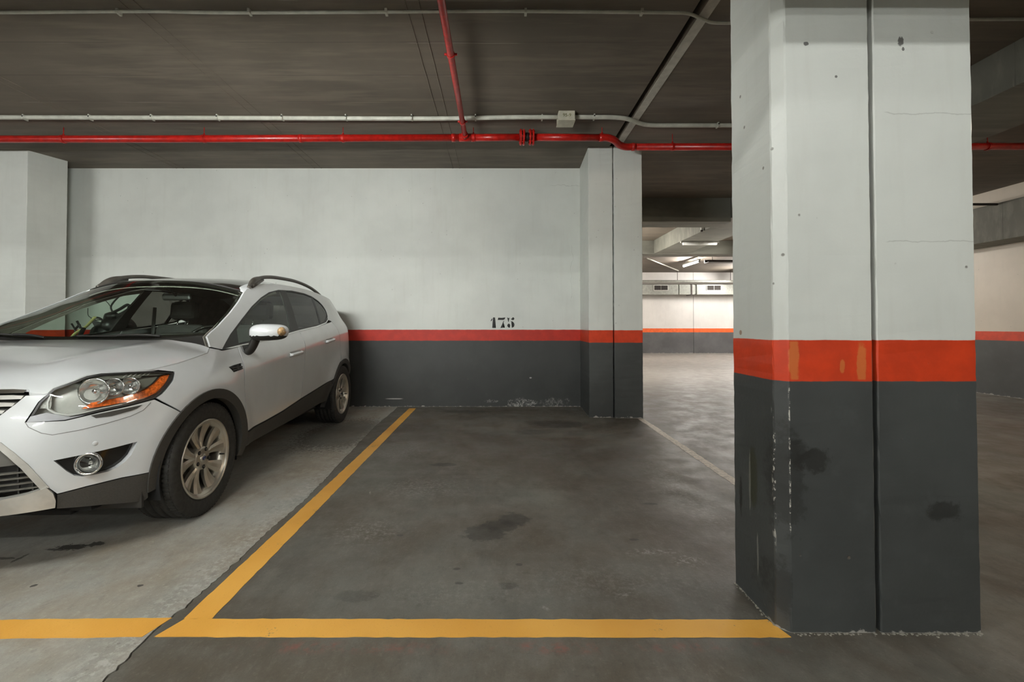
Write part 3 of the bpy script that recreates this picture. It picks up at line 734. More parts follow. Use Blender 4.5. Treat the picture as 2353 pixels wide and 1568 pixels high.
def sheet(name, outer, surf, mat, parent, holes=(), off=0., th=.012, step=.035, sides=(1, -1), join=False, round_=0):
    """a shell panel: polygon in the surface's own coordinates, mapped, with thickness inward"""
    V, F = tess(outer, holes, step)
    res = []
    todo = [sides] if join else [(s,) for s in sides]
    for grp in todo:
        bm = bmesh.new()
        for sg in grp:
            P = [surf(a, b, off) for a, b in V]; Q = [surf(a, b, off-th) for a, b in V] if th else None
            if join:
                seam = {i for i, p in enumerate(P) if abs(p[1]) < 3e-4}
                P = [(p[0], 0., p[2]) if i in seam else p for i, p in enumerate(P)]
                if th: Q = [(p[0], 0., p[2]) if i in seam else p for i, p in enumerate(Q)]
            else: seam = ()
            vs = [bm.verts.new((sg*p[1], p[0], p[2])) for p in P]
            fs = []
            for f in F:
                ff = f if sg > 0 else f[::-1]
                try: fs.append(bm.faces.new([vs[i] for i in ff]))
                except ValueError: pass
            for f in fs: f.smooth = True
            if th:
                qs = [bm.verts.new((sg*p[1], p[0], p[2])) for p in Q]
                ec = {}
                for f in F:
                    for k in range(3):
                        e = (f[k], f[(k+1) % 3]); ec[tuple(sorted(e))] = ec.get(tuple(sorted(e)), []) + [e]
                for k, e in ec.items():
                    if len(e) == 1:
                        a, b = e[0]
                        if a in seam and b in seam: continue
                        q = [vs[a], vs[b], qs[b], qs[a]]
                        if sg < 0: q = q[::-1]
                        try: bm.faces.new(q)
                        except ValueError: pass
                for f in F:
                    ff = f[::-1] if sg > 0 else f
                    try:
                        nf = bm.faces.new([qs[i] for i in ff]); nf.smooth = True
                    except ValueError: pass
        if join and len(grp) == 2: bmesh.ops.remove_doubles(bm, verts=bm.verts, dist=.0006)
        bmesh.ops.recalc_face_normals(bm, faces=bm.faces)
        for e in bm.edges:
            if len(e.link_faces) == 2 and e.link_faces[0].normal.angle(e.link_faces[1].normal, 0) > .7: e.smooth = False
        res.append(link(name, bm, mat, parent))
    return res
def shrink(poly, d):
    """inset a polygon by d (simple miter)"""
    n = len(poly); A = sum(poly[i][0]*poly[(i+1) % n][1]-poly[(i+1) % n][0]*poly[i][1] for i in range(n)); sg = 1 if A > 0 else -1
    out = []
    for i in range(n):
        p, q, r = Vector(poly[i-1]), Vector(poly[i]), Vector(poly[(i+1) % n])
        a = (q-p).normalized(); b = (r-q).normalized()
        na = Vector((-a.y, a.x))*sg; nb = Vector((-b.y, b.x))*sg
        m = na+nb
        if m.length < .2: m = na
        m.normalize(); k = d/max(.45, m.dot(na)); o = q+m*k; out.append((o.x, o.y))
    return out
G_ = .003   # half a panel gap

X0, Y0, PHI = -2.708, 1.930, .02895
car = empty('car', (X0, Y0, 0), PHI, local=True); tag(car, 'white compact SUV with grey roof rails parked nose out on the left', 'car')

def paint():
    g = G('white_car_paint'); p = g.pos(); n = g.noise(p, 3, 3)
    c = g.mix(g.rng(n, .3, .7), (.55, .57, .57), (.60, .62, .62))
    b = g.noise(p, 400, 2)
    return g.bsdf(c, .30, 0, coat=1.)
M_paint = paint()
M_clad = plain('dark_grey_cladding', (.045, .043, .038), .55, bump=.15, vscale=150)
M_silver = plain('silver_trim', (.50, .49, .45), .35, metal=.35)
M_chrome = plain('chrome', (.75, .75, .75), .12, metal=1., var=.02)
M_gloss = plain('gloss_black', (.012, .011, .010), .12, coat=.5)
M_trimb = plain('satin_black', (.02, .019, .017), .45)
M_under = plain('underbody_black', (.006, .006, .006), .9)
M_inner = plain('beige_interior_trim', (.26, .25, .21), .75)
M_dash = plain('dark_dashboard', (.022, .021, .018), .7)
M_seat = plain('dark_seat_fabric', (.03, .029, .026), .85, vscale=60)
M_rail = plain('grey_rail', (.085, .078, .066), .4, metal=.4)
M_rubber = plain('tyre_rubber', (.022, .021, .018), .75, vscale=40, var=.3, bump=.2)
M_alloy = plain('alloy_wheel', (.52, .49, .42), .32, metal=.75, var=.06)
M_gls = glass('windscreen_glass', (.80, .88, .82))
M_gls2 = glass('front_door_glass', (.62, .72, .65))
M_glt = glass('tinted_glass', (.16, .15, .14))
M_lens = glass('clear_lens', (.93, .95, .94))
M_amb = plain('amber_reflector', (.75, .14, .02), .2, coat=.6, var=.45, vscale=70)
M_refl = plain('lamp_reflector', (.72, .72, .70), .16, metal=.9, var=.1, vscale=60)
M_hous = plain('lamp_inner_grey', (.46, .46, .42), .35, metal=.2)

# ---- outlines in (s, w)
HLp = [(.593, .735), (.629, .818), (.678, .876), (.744, .898), (.819, .925), (.882, .933), (1.022, .930), (1.148, .924), (1.262, .906), (1.225, .868), (1.189, .843), (1.140, .805), (1.097, .781), (.985, .766), (.860, .753), (.727, .731)]
def arch(uc, R, a0, a1, n=26):
    return [U(uc+R*math.cos(a), .345+R*math.sin(a)) for a in [a0+(a1-a0)*i/n for i in range(n+1)]]
FA, RA, RO, RI = .893, 3.587, .428, .372
D = math.radians
front_out = arch(FA, RO, D(172), D(8))       # from the front foot over the top to the rear foot (increasing u)
# bumper
bump = [(0, .722), (.40, .732), (.491, .771), (.546, .823), (.573, .852), (.655, .849), (.626, .818), (.587, .735), (.727, .726), (.860, .748), (.985, .761), (1.100, .776)]
fo = [p for p in arch(FA, RO, D(128), D(174.5), 12)]
bump += fo + [(1.083, .393), (.946, .401), (.809, .397), (.703, .387), (.671, .426), (.605, .543), (.560, .602), (.512, .652), (.3, .660), (0, .662)]
FOG = [(.689, .549), (.745, .553), (.813, .557), (.91, .563), (1.009, .571), (1.0, .545), (.982, .508), (.955, .479), (.926, .460), (.890, .449), (.845, .447), (.79, .450), (.763, .460), (.735, .488)]
sheet('front_bumper', shrink(bump, .0015), S, M_paint, car, holes=[FOG], step=.03, join=True)
lowc = [(.703, .384), (.809, .394), (.946, .398), (1.083, .390)]+arch(FA, RO, D(174.5), D(192), 4)+[(1.06, .245), (1.02, .250), (.865, .285), (.701, .315)]
sheet('bumper_cladding', shrink(lowc, .001), S, M_clad, car, off=.002, th=.03)
skid = [(0, .408), (.30, .404), (.51, .400), (.598, .410), (.667, .429), (.690, .395), (.699, .357), (.697, .325), (.595, .325), (.504, .325), (0, .325)]
sheet('skid_plate', skid, S, M_silver, car, off=.016, th=.05, join=True, step=.03)
# grilles
UG = [(0, .722), (.40, .732), (.491, .771), (.546, .823), (.573, .852), (.580, .880), (.3, .893), (0, .896)]
sheet('grille_back', UG, S, M_trimb, car, off=-.05, th=.004, join=True)
def strip(name, path, surf, wd, off, mat, parent, th=.012, sides=(1, -1), **k):
    a = [Vector(p) for p in path]; L = []; R = []
    for i, p in enumerate(a):
        t = (a[min(i+1, len(a)-1)]-a[max(i-1, 0)]).normalized(); n = Vector((-t.y, t.x))*wd/2
        L.append(tuple(p+n)); R.append(tuple(p-n))
    return sheet(name, L+R[::-1], surf, mat, parent, off=off, th=th, sides=sides, **k)
gr = [(.872, .573), (.845, .566), (.815, .538), (.785, .505), (.755, .462)]
for i, (w_, s_) in enumerate(gr):
    sheet('grille_slat', [(0, w_-.009+.006), (s_-.012, w_-.009), (s_-.004, w_+.004), (s_-.06, w_+.009), (0, w_+.015)], S, M_chrome if i == 0 else M_silver, car, off=-.004-.004*(i > 0), th=.02, join=True)
# lower grille
LG = [(0, .655), (.495, .645), (.545, .596), (.590, .538), (.655, .424), (.60, .412), (.3, .404), (0, .406)]
sheet('grille_back', LG, S, M_trimb, car, off=-.06, th=.004, join=True)
plate = [(0, .650), (.49, .640), (.535, .592), (.572, .545), (.3, .532), (0, .530)]
sheet('grille_panel', shrink(plate, .002), S, plain('grille_panel_grey', (.10, .096, .085), .45), car, off=-.018, th=.02, join=True)
trim = [(.3, .668), (.512, .656), (.562, .604), (.608, .545), (.676, .426), (.650, .418), (.585, .532), (.540, .592), (.498, .640), (.3, .648)]
sheet('grille_surround', trim, S, M_silver, car, off=.006, th=.03)
for w_ in (.508, .482, .456, .430):
    sm = .585+(.535-w_)*.62-.012
    sheet('grille_bar', [(0, w_-.004), (sm, w_-.003), (sm-.004, w_+.004), (0, w_+.004)], S, plain('grille_bar_grey', (.11, .105, .09), .4), car, off=-.02, th=.02, join=True)
for s_ in (.10, .24, .38, .48, .565, .615):
    w_t = .530 if s_ < .6 else .49
    sheet('grille_bar', [(s_-.003, .41), (s_+.003, .41), (s_+.003, w_t), (s_-.003, w_t)], S, M_trimb, car, off=-.024, th=.015)
# panel line under the lamp, its crease shade painted as a grey strip
inset = [(.587, .735), (.600, .712), (.646, .680), (.683, .667), (.773, .674), (.871, .688), (.982, .708), (1.04, .728), (1.079, .763)]
strip('panel_line', inset, S, .003, .0008, plain('panel_shadow_grey', (.2, .2, .19), .6), car, th=.001)
slot = [(.819, .737), (.908, .747), (1.036, .757), (1.010, .742), (.983, .735), (.90, .722), (.838, .722)]
sheet('washer_slot', slot, S, M_clad, car, off=.002, th=.004)
# fog lamps
sheet('fog_recess', FOG, S, M_gloss, car, off=-.032, th=.004)
for sg in (1, -1):
    edge = dens(FOG, .03)
for a in (1, -1):
    bm = bmesh.new(); ring = dens(FOG, .03)
    o_ = [S(x, y, -.001) for x, y in ring]; i_ = [S(x, y, -.034) for x, y in ring]
    A = [bm.verts.new((a*p[1], p[0], p[2])) for p in o_]; B = [bm.verts.new((a*p[1], p[0], p[2])) for p in i_]
    for k in range(len(A)): bm.faces.new((A[k], A[(k+1) % len(A)], B[(k+1) % len(A)], B[k]))
    link('fog_bezel', bm, M_paint, car)
    c0 = S(.811, .507, 0); ax = Vector((a*.45, -1, .05)).normalized(); org = Vector((a*c0[1], c0[0], c0[2]))-ax*.03
    fl_ = latheo('fog_lamp', [(.004, -.01), (.02, -.006), (.036, .006), (.042, .022)], org, ax, M_refl, car, 28)
    latheo('fog_ring', [(.040, .0), (.046, .0), (.053, .018), (.055, .034), (.050, .040), (.044, .036), (.041, .022)], org, ax, M_chrome, fl_, 32, closed=True)
    latheo('fog_lens', [(.0, .036), (.02, .034), (.041, .028)], org, ax, M_lens, fl_, 28)
    latheo('fog_bulb', [(.0, .018), (.008, .014), (.010, .0)], org, ax, M_chrome, fl_, 16)
    c0 = S(.835, .600, .0); c1 = S(.835, .600, .002); n_ = (Vector((a*c1[1], c1[0], c1[2]))-Vector((a*c0[1], c0[0], c0[2]))).normalized()
    latheo('parking_sensor', [(.0, .002), (.010, .002), (.0115, 0), (.0115, -.004)], (a*c0[1], c0[0], c0[2]), n_, M_paint, car, 20)
# headlights
for a in (1, -1):
    hl = sheet('headlight', HLp, S, M_hous, car, off=-.055, th=.004, sides=(a,))[0]
    bm = bmesh.new(); ring = dens(HLp, .03)
    o_ = [S(x, y, -.001) for x, y in ring]; i_ = [S(x, y, -.056) for x, y in ring]
    A = [bm.verts.new((a*p[1], p[0], p[2])) for p in o_]; B = [bm.verts.new((a*p[1], p[0], p[2])) for p in i_]
    for k in range(len(A)): bm.faces.new((A[k], A[(k+1) % len(A)], B[(k+1) % len(A)], B[k]))
    link('lamp_wall', bm, M_hous, hl)
    sheet('lamp_rim', HLp, S, M_trimb, hl, holes=[shrink(HLp, .009)], off=.001, th=.012, sides=(a,))
    sheet('lamp_lens', shrink(HLp, .007), S, M_lens, hl, off=0, th=0, sides=(a,))
    amb = [(.790, .770), (.833, .796), (.90, .802), (.950, .806), (1.032, .818), (1.10, .838), (1.150, .862), (1.205, .893), (1.243, .896), (1.19, .852), (1.125, .808), (1.08, .793), (1.028, .785), (.94, .778), (.857, .772)]
    sheet('turn_signal', amb, S, M_amb, hl, off=-.018, th=.02, sides=(a,), step=.02)
    low = [(.597, .738), (.612, .776), (.672, .776), (.70, .760), (.727, .743), (.745, .737), (.70, .733)]
    low = [(.592, .734), (.603, .758), (.66, .770), (.70, .757), (.745, .741), (.80, .743), (.727, .730)]
    sheet('lamp_trim', low, S, plain('lamp_trim_grey', (.36, .37, .38), .3, coat=.6), hl, off=.0015, th=.012, sides=(a,), step=.02)
    strip('lamp_bezel', [(.668, .845), (.660, .815), (.663, .785), (.690, .764), (.735, .750), (.80, .752), (.87, .762), (.95, .770)], S, .007, -.006, plain('lamp_bezel_silver', (.55, .55, .52), .3), hl, th=.02, sides=(a,), step=.02)
    brow = [(.80, .905), (.885, .924), (1.02, .921), (1.14, .915), (1.225, .900), (1.17, .898), (1.08, .903), (1.06, .893), (.95, .900), (.87, .897), (.80, .886)]
    sheet('lamp_brow', brow, S, plain('lamp_brow_grey', (.12, .12, .10), .4), hl, off=-.012, th=.02, sides=(a,))
    for k in range(6):
        s_ = .99+k*.025
        sheet('brow_rib', [(s_-.012, .905), (s_-.006, .905), (s_+.018, .918), (s_+.012, .918)], S, M_hous, hl, off=-.009, th=.004, sides=(a,))
    side_ = [(1.05, .885), (1.165, .890), (1.10, .850), (1.06, .838)]
    sheet('lamp_mesh_panel', side_, S, plain('lamp_mesh_grey', (.16, .16, .13), .5), hl, off=-.02, th=.02, sides=(a,))
    nose = [(.625, .790), (.655, .835), (.672, .852), (.675, .800), (.672, .785)]
    sheet('side_marker', nose, S, plain('marker_grey', (.42, .42, .38), .35, var=.3, vscale=90), hl, off=-.012, th=.01, sides=(a,))
    for (s_, w_, r, dep) in ((.845, .849, .060, .05), (.930, .861, .042, .035), (1.004, .858, .042, .03)):
        c0 = S(s_, w_, -.016); ax = Vector((a*.30, -1, .03)).normalized(); org = Vector((a*c0[1], c0[0], c0[2]))-ax*dep*.8
        latheo('lamp_reflector', [(.010, 0), (r*.45, .004), (r*.75, dep*.35), (r, dep)], org, ax, M_refl, hl, 28)
        latheo('reflector_ring', [(r*.98, dep*.96), (r*1.0, dep*1.04), (r*1.10, dep*1.0), (r*1.10, dep*.9)], org, ax, M_chrome, hl, 28, closed=True)
        latheo('lamp_bulb', [(.0, dep*.9), (r*.18, dep*.86), (r*.2, dep*.4), (.012, 0)], org, ax, M_chrome, hl, 16)

# fender
fen = [(1.104, .783), (1.145, .802), (1.194, .840), (1.230, .866), (1.268, .907), (1.150, .9285), (1.13, .932), (1.23, .943), (1.327, .954), (1.47, .975), (1.611, .998), (1.655, 1.03), (1.70, 1.022), (1.77, 1.006), (1.87, 1.014), (1.962, 1.023), (1.918, .921), (1.906, .855), (1.902, .797), (1.893, .60), (1.890, .43)]
fen += arch(FA, RO, D(10), D(127.7), 22)
VENT = [(1.735, .894), (1.80, .902), (1.88, .908), (1.905, .907), (1.898, .866), (1.85, .860), (1.775, .854)]
sheet('fender', shrink(fen, G_), S, M_paint, car, holes=[VENT], step=.032)
sheet('fender_vent', VENT, S, M_trimb, car, off=-.018, th=.004)
for w_ in (.870, .882):
    sheet('vent_fin', [(1.775, w_-.003), (1.90, w_-.001), (1.90, w_+.005), (1.775, w_+.003)], S, M_clad, car, off=-.001, th=.016)
sheet('vent_fin', [(1.835, .860), (1.841, .860), (1.846, .895), (1.84, .895)], S, M_clad, car, off=.001, th=.016)
# doors
fd = [(1.967, 1.025), (1.922, .921), (1.906, .797), (1.897, .60), (1.894, .408), (2.25, .420), (2.566, .440), (2.945, .485), (2.953, .60), (2.963, .715), (2.985, .85), (3.006, .963), (3.029, 1.128), (2.841, 1.108), (2.4, 1.060)]
def clad_top(s):
    return smooth_tab([(1.88, .402), (2.25, .418), (2.566, .436), (2.95, .482), (3.5, .535), (3.8, .56)], s)
rd = [(3.033, 1.129), (3.010, .963), (2.989, .85), (2.967, .715), (2.957, .60), (2.949, .485), (3.3, clad_top(3.3)), (3.60, clad_top(3.6)), (3.755, .56)]
rd += [p for p in arch(RA, RO+.012, D(149), D(112), 10)] + [U(3.47, .86), U(3.475, 1.0), U(3.44, 1.12), U(3.385, 1.225), (3.8, 1.206), (3.45, 1.165)]
doors = {}
for nm, pl in (('front_door', fd), ('rear_door', rd)):
    for a in (1, -1):
        doors[nm, a] = sheet(nm, shrink(pl, G_), S, M_paint, car, sides=(a,), step=.034)[0]
        doors[nm, a]['label'] = 'white '+nm.replace('_', ' ')
# frame round the windows, roof edge and rear quarter in one pressing
RTOP = [(2.396, 1.458), (2.47, 1.490), (2.563, 1.518), (2.69, 1.548), (2.82, 1.565), (3.05, 1.582), (3.3, 1.588), (3.65, 1.580), (3.95, 1.560), (4.25, 1.535), (4.55, 1.512), (4.75, 1.50)]
DTOP = [(1.770, 1.012), (1.845, 1.062), (1.929, 1.115), (2.148, 1.225), (2.38, 1.335), (2.605, 1.424), (2.80, 1.485), (3.009, 1.523), (3.28, 1.537), (3.553, 1.528), (3.72, 1.505), (3.868, 1.463), (3.950, 1.415), (3.986, 1.370), (3.985, 1.330), (3.954, 1.290)]
quarter_low = [U(3.395, 1.228), U(3.445, 1.12), U(3.480, 1.0), U(3.476, .86)]+arch(RA, RO, D(110), D(28), 12)
fr = [(1.660, 1.035), (1.668, 1.104), (1.735, 1.135), (1.814, 1.166), (2.044, 1.272), (2.238, 1.370)]+RTOP+[(4.85, 1.45), (4.93, 1.36), (4.99, 1.27)]
TLp = [(4.99, 1.25), (4.965, 1.10), (4.90, .95), (4.80, .86), (4.68, .86), (4.62, .98), (4.66, 1.12), (4.78, 1.24)]
fr += [(4.99, 1.25), (4.78, 1.24), (4.66, 1.12), (4.62, .98), (4.68, .86), (4.62, .74), (4.55, .66)]+[quarter_low[-1]]
fr += quarter_low[::-1][1:]+[(3.90, 1.245)]+DTOP[::-1]+[(1.70, 1.026)]
sheet('body_frame', shrink(fr, .001), S, M_paint, car, step=.034)
sheet('inner_trim', shrink(fr, .004), S, M_inner, car, off=-.030, th=.004, step=.05)
sheet('tail_lamp', shrink(TLp, .003), S, plain('tail_lamp_red', (.35, .01, .008), .15, coat=.6), car, th=.02)
# windows: black frame, panes
DLO = DTOP+[(3.88, 1.250), (3.78, 1.214), (3.472, 1.172), (3.033, 1.133), (2.841, 1.112), (2.4, 1.064), (1.987, 1.030)]
g0 = [(1.812, 1.026), (1.948, 1.036), (1.985, 1.128), (1.935, 1.106)]
g1 = [(1.99, 1.044), (2.40, 1.078), (2.875, 1.128), (2.945, 1.28), (3.01, 1.42), (3.045, 1.512), (2.92, 1.500), (2.80, 1.472), (2.605, 1.410), (2.38, 1.322), (2.16, 1.217), (2.035, 1.150)]
g2 = [(3.045, 1.148), (3.472, 1.187), (3.60, 1.203), (3.655, 1.34), (3.70, 1.495), (3.553, 1.515), (3.28, 1.523), (3.155, 1.519), (3.10, 1.36), (3.06, 1.25)]
g3 = [(3.640, 1.210), (3.78, 1.230), (3.88, 1.265), (3.945, 1.30), (3.970, 1.345), (3.965, 1.375), (3.93, 1.42), (3.86, 1.455), (3.735, 1.490), (3.69, 1.34)]
sheet('window_frame', shrink(DLO, .001), S, M_trimb, car, holes=[g1, g2, g3], off=-.003, th=.02, step=.05)
for a in (1, -1):
    for nm, gl, mt, pa in (('window_pane', g1, M_gls2, doors['front_door', a]), ('window_pane', g2, M_glt, doors['rear_door', a]), ('window_pane', g3, M_glt, car)):
        sheet(nm, gl, S, mt, pa, off=-.008, th=0, sides=(a,), step=.08)
strip('belt_trim', [(1.775, 1.012), (1.987, 1.030), (2.4, 1.062), (2.841, 1.110), (3.033, 1.131), (3.472, 1.170), (3.78, 1.212), (3.90, 1.25)], S, .009, .003, M_chrome, car, th=.008)
PT = [(1.75, 1.00)]+DTOP[1:8]+[(3.009, 1.487), (2.80, 1.449), (2.605, 1.386), (2.38, 1.297), (2.16, 1.190), (2.05, 1.125), (2.0, 1.045)]
sheet('pillar_trim', PT, S, plain('light_pillar_trim', (.36, .35, .30), .7), car, off=-.036, th=.006, step=.05)
# handles
for nm, (sa, sb, wa, wb) in {'front_door': (2.652, 2.898, .918, .930), 'rear_door': (3.55, 3.80, 1.005, 1.022)}.items():
    for a in (1, -1):
        cup = [(sa-.004, wa-.024), (sb-.03, wb-.030), (sb-.01, wb+.024), (sa+.02, wa+.026)]
        sheet('handle_cup_shade', cup, S, plain('shadow_paint', (.33, .34, .33), .4), doors[nm, a], off=.0008, th=.002, sides=(a,), step=.02)  # grey patch paints the shade of the cup behind the handle
        path = [S(sa, wa, .004), S(sa+.02, wa+.002, .026), S((sa+sb)/2, (wa+wb)/2+.002, .036), S(sb-.03, wb-.002, .028), S(sb-.005, wb, .004)]
        tubeo('door_handle', curve([(a*p[1], p[0], p[2]) for p in path], 5), .0115, M_paint, doors[nm, a], 10, flat=(.8, 1.25))
# sill and arch cladding
sill = [(1.882, .400), (1.894, .402), (2.25, .415), (2.566, .433), (2.945, .479), (3.3, clad_top(3.3)-.005), (3.60, clad_top(3.6)-.005), (3.752, .553)]+arch(RA, RO, D(151), D(190), 6)[1:]+[(3.75, .33), (2.9, .305), (1.95, .300)]+arch(FA, RO, D(-6), D(6), 3)
sheet('sill_cladding', shrink(sill, .001), S, M_clad, car, off=.008, th=.05, step=.05)
for uc in (FA, RA):
    a0, a1 = (D(188), D(-14)) if uc == FA else (D(192), D(-8))
    sheet('arch_cladding', arch(uc, RO+.003, a0, a1, 40)+arch(uc, RI, a1, a0, 40), S, M_clad, car, off=.010, th=.05, step=.03)
    for a in (1, -1):
        bm = bmesh.new(); n = 28; ra = []; rb = []
        for i in range(n+1):
            t = D(198)+(D(-18)-D(198))*i/n; u_ = uc+.392*math.cos(t); w_ = .345+.392*math.sin(t)
            ra.append(bm.verts.new((a*.885, u_, w_))); rb.append(bm.verts.new((a*.50, u_, w_)))
        for i in range(n): bm.faces.new((ra[i], ra[i+1], rb[i+1], rb[i]))
        c0 = bm.verts.new((a*.50, uc, .345))
        for i in range(n): bm.faces.new((rb[i], rb[i+1], c0))
        link('wheel_well', bm, M_under, car, True)
# rear bumper, tailgate
rb_ = arch(RA, RO, D(26), D(-14), 8)+[(4.45, .235), (4.9, .24), (5.3, .26), (SMAX, .27), (SMAX, .66), (5.3, .66), (4.9, .66), (4.55, .655)]
sheet('rear_bumper', shrink(rb_[:9], 0)+rb_[9:], S, M_paint, car, join=True, step=.05)
tg = [(SMAX, .67), (5.2, .67), (4.80, .67), (4.64, .75), (4.69, .855), (4.81, .855), (4.905, .945), (4.972, 1.10), (4.998, 1.26), (4.94, 1.36), (4.86, 1.45), (4.77, 1.495), (SMAX, 1.495)]
RW = [(SMAX+.0, 1.16), (5.2, 1.155), (5.04, 1.17), (5.03, 1.30), (5.0, 1.42), (5.2, 1.445), (SMAX+.0, 1.45)]
tgp = [(SMAX, .67), (5.2, .67), (4.80, .67), (4.64, .75), (4.69, .855), (4.81, .855), (4.905, .945), (4.972, 1.10), (4.998, 1.26), (4.94, 1.36), (4.86, 1.45), (4.77, 1.495), (SMAX, 1.495), (SMAX, 1.45), (5.2, 1.445), (5.0, 1.42), (5.03, 1.30), (5.04, 1.17), (5.2, 1.155), (SMAX, 1.16)]
sheet('tailgate', tgp, S, M_paint, car, join=True, step=.05)
sheet('rear_window', [(SMAX, 1.15), (5.2, 1.145), (5.03, 1.16), (5.02, 1.30), (4.99, 1.43), (5.2, 1.455), (SMAX, 1.46)], S, M_glt, car, join=True, off=-.006, th=0, step=.08)

# ---- hood and roof: crowned skins between the two side rings
def ringtab(pts, off=0.):
    T = []
    n = 14
    for (a, b) in zip(pts, pts[1:]):
        for k in range(n):
            T.append(S(a[0]+(b[0]-a[0])*k/n, a[1]+(b[1]-a[1])*k/n, off))
    T.append(S(*pts[-1], off)); return T
HR = [(0, .900), (.15, .899), (.3, .896), (.45, .891), (.578, .884), (.585, .862), (.655, .853), (.674, .878), (.742, .902), (.817, .930), (.882, .938), (1.022, .936), (1.12, .934), (1.327, .957), (1.47, .978), (1.608, 1.000), (1.652, 1.035)]
HT = ringtab(HR)
HT = [HT[0]]+[p for p, q in zip(HT[1:], HT) if p[0] > q[0]-1]
def look(T, u):
    """half width and height of a ring at u"""
    best = None
    for a, b in zip(T, T[1:]):
        lo, hi = min(a[0], b[0]), max(a[0], b[0])
        if lo <= u <= hi:
            f = (u-a[0])/(b[0]-a[0]) if b[0] != a[0] else 0
            v = a[1]+(b[1]-a[1])*f; w_ = a[2]+(b[2]-a[2])*f
            if best is None or v > best[0]: best = (v, w_)
    if best is None:
        p = min(T, key=lambda p: abs(p[0]-u)); best = (p[1], p[2])
    return best
ZH = [(.10, .885), (.135, .912), (.2, .945), (.35, .988), (.6, 1.036), (.85, 1.068), (1.08, 1.094)]
def hood(u, v, off=0.):
    vr, zr = look(HT, u); zc = smooth_tab(ZH, u)
    if zc < zr: zc = zr
    r = min(1, v/max(vr, 1e-3))
    z = zc-(zc-zr)*(.25*r**2+.75*r**5)
    z += .010*math.exp(-((v-.40-.16*min(1, u))/.07)**2)*min(1, max(0, (u-.2)*4))*min(1, max(0, (1-r)*6))
    return (u, v, z+off)
bd = [(p[0], p[1]) for p in HT]
bd2 = [bd[0]]
for p in bd[1:]:
    if math.dist(p, bd2[-1]) > .012: bd2.append(p)
hb = bd2+[(1.052, .70), (1.030, .55), (1.012, .35), (1.002, .15), (1.0, 0)]
def exact_hood(u, v, off=0.):
    return hood(u, v, off)
sheet('hood', hb, exact_hood, M_paint, car, join=True, step=.03, th=.014)
# windscreen
PIL = [(1.735, 1.120), (1.814, 1.158), (1.93, 1.214), (2.044, 1.266), (2.14, 1.314), (2.238, 1.364), (2.33, 1.412), (2.40, 1.452)]
def PA(b):
    p = crom(PIL, b*(len(PIL)-1)); return S(p[0], p[1], 0)
A1 = PA(1)
def screen(a, b, off=0.):
    p = PA(max(0, min(1, b))); aa = abs(a)
    bu = (p[0]-1.02)*(1-b)**1.0+.045*b if b < 1 else .045
    bu = (PA(0)[0]-1.035)*(1-b)+.045*b
    bw = (1.085-PA(0)[2])*(1-b)+.098*b+.03*math.sin(b*PI)
    k = 1-aa**2.3
    # tilt for offset along an approximate normal
    return (p[0]-bu*k-off*.45, p[1]*a, p[2]+bw*k+off*.85)
G0 = [(0, .02), (.97, .02), (.985, .06), (.985, .94), (.95, .985), (0, .985)]
sheet('windscreen', G0, screen, M_gls, car, join=True, off=-.002, th=0, step=.05)
band = [(0, 0), (1.0, 0), (1.0, 1.0), (0, 1.0), (0, .945), (.90, .925), (.945, .88), (.955, .12), (.93, .055), (0, .045)]
sheet('windscreen_border', band, screen, M_gloss, car, join=True, off=-.004, th=.003, step=.03)
# cowl
def cowlp(a, b, off=0.):
    p = screen(a, 0); q = hood(min(1.055, 1.0+.052*(abs(a))**2), a*.78)
    return (q[0]+(p[0]-q[0])*b, q[1]+(p[1]-q[1])*b, q[2]-.012+(p[2]-q[2]+.008)*b+off)
sheet('cowl_panel', [(0, -.12), (1, -.12), (1, 1.1), (0, 1.1)], cowlp, M_trimb, car, join=True, off=-.004, th=.01, step=.06)
for (a0, b0, a1, b1) in ((.62, -.0, -.05, .03), (-.30, .0, -.88, .045)):
    P0 = Vector(screen(a0, 0)); 
    def sc3(a, b, o=0): p = screen(a, b, o); return (p[1], p[0], p[2])
    ar = [sc3(a0, .0, .012), sc3(a0*.8+a1*.2, .012, .022), sc3(a0*.5+a1*.5, .02, .020)]
    wp = tubeo('wiper_arm', curve(ar, 5), .008, M_trimb, car, 8)
    tubeo('wiper_blade', curve([sc3(a0*.92+a1*.08, .018, .010), sc3((a0+a1)/2, .026, .010), sc3(a1, .03, .010)], 6), .007, M_trimb, wp, 8)
# roof
RTe = RTOP+[(4.95, 1.497), (5.2, 1.495), (5.45, 1.495), (SMAX, 1.495)]
RT = ringtab(RTe)
ZR = [(1.70, 1.535), (1.79, 1.556), (1.95, 1.583), (2.15, 1.606), (2.4, 1.625), (2.7, 1.636), (3.1, 1.632), (3.5, 1.603), (3.85, 1.550), (4.03, 1.507)]
def roof(u, v, off=0.):
    if u < A1[0]+.02: vr, zr = A1[1]+(u-A1[0])*-.2, A1[2]+(u-A1[0])*.5
    else: vr, zr = look(RT, u)
    zc = max(zr, smooth_tab(ZR, u)); r = min(1, v/max(vr, 1e-3))
    return (u, v, zc-(zc-zr)*(.45*r**2+.55*r**4)+off)
FE = []
for k in range(12):
    a = k/12; p = screen(a, 1.0); FE.append((p[0]+.004, p[1]))
side_r = []
for p in RT:
    if p[0] > A1[0]+.004 and (not side_r or math.dist((p[0], p[1]), side_r[-1]) > .03): side_r.append((p[0], p[1]))
end_u = RT[-1][0]
rin = [(u_, v_-.055) for u_, v_ in side_r if A1[0]+.02 < u_ < 3.45]
glassroof = FE[:-1]+[(A1[0]+.01, A1[1]-.045)]+rin+[(3.5, rin[-1][1]-.04), (3.52, 0)]
sheet('roof_glass', glassroof, roof, M_gloss, car, join=True, th=.01, step=.05)
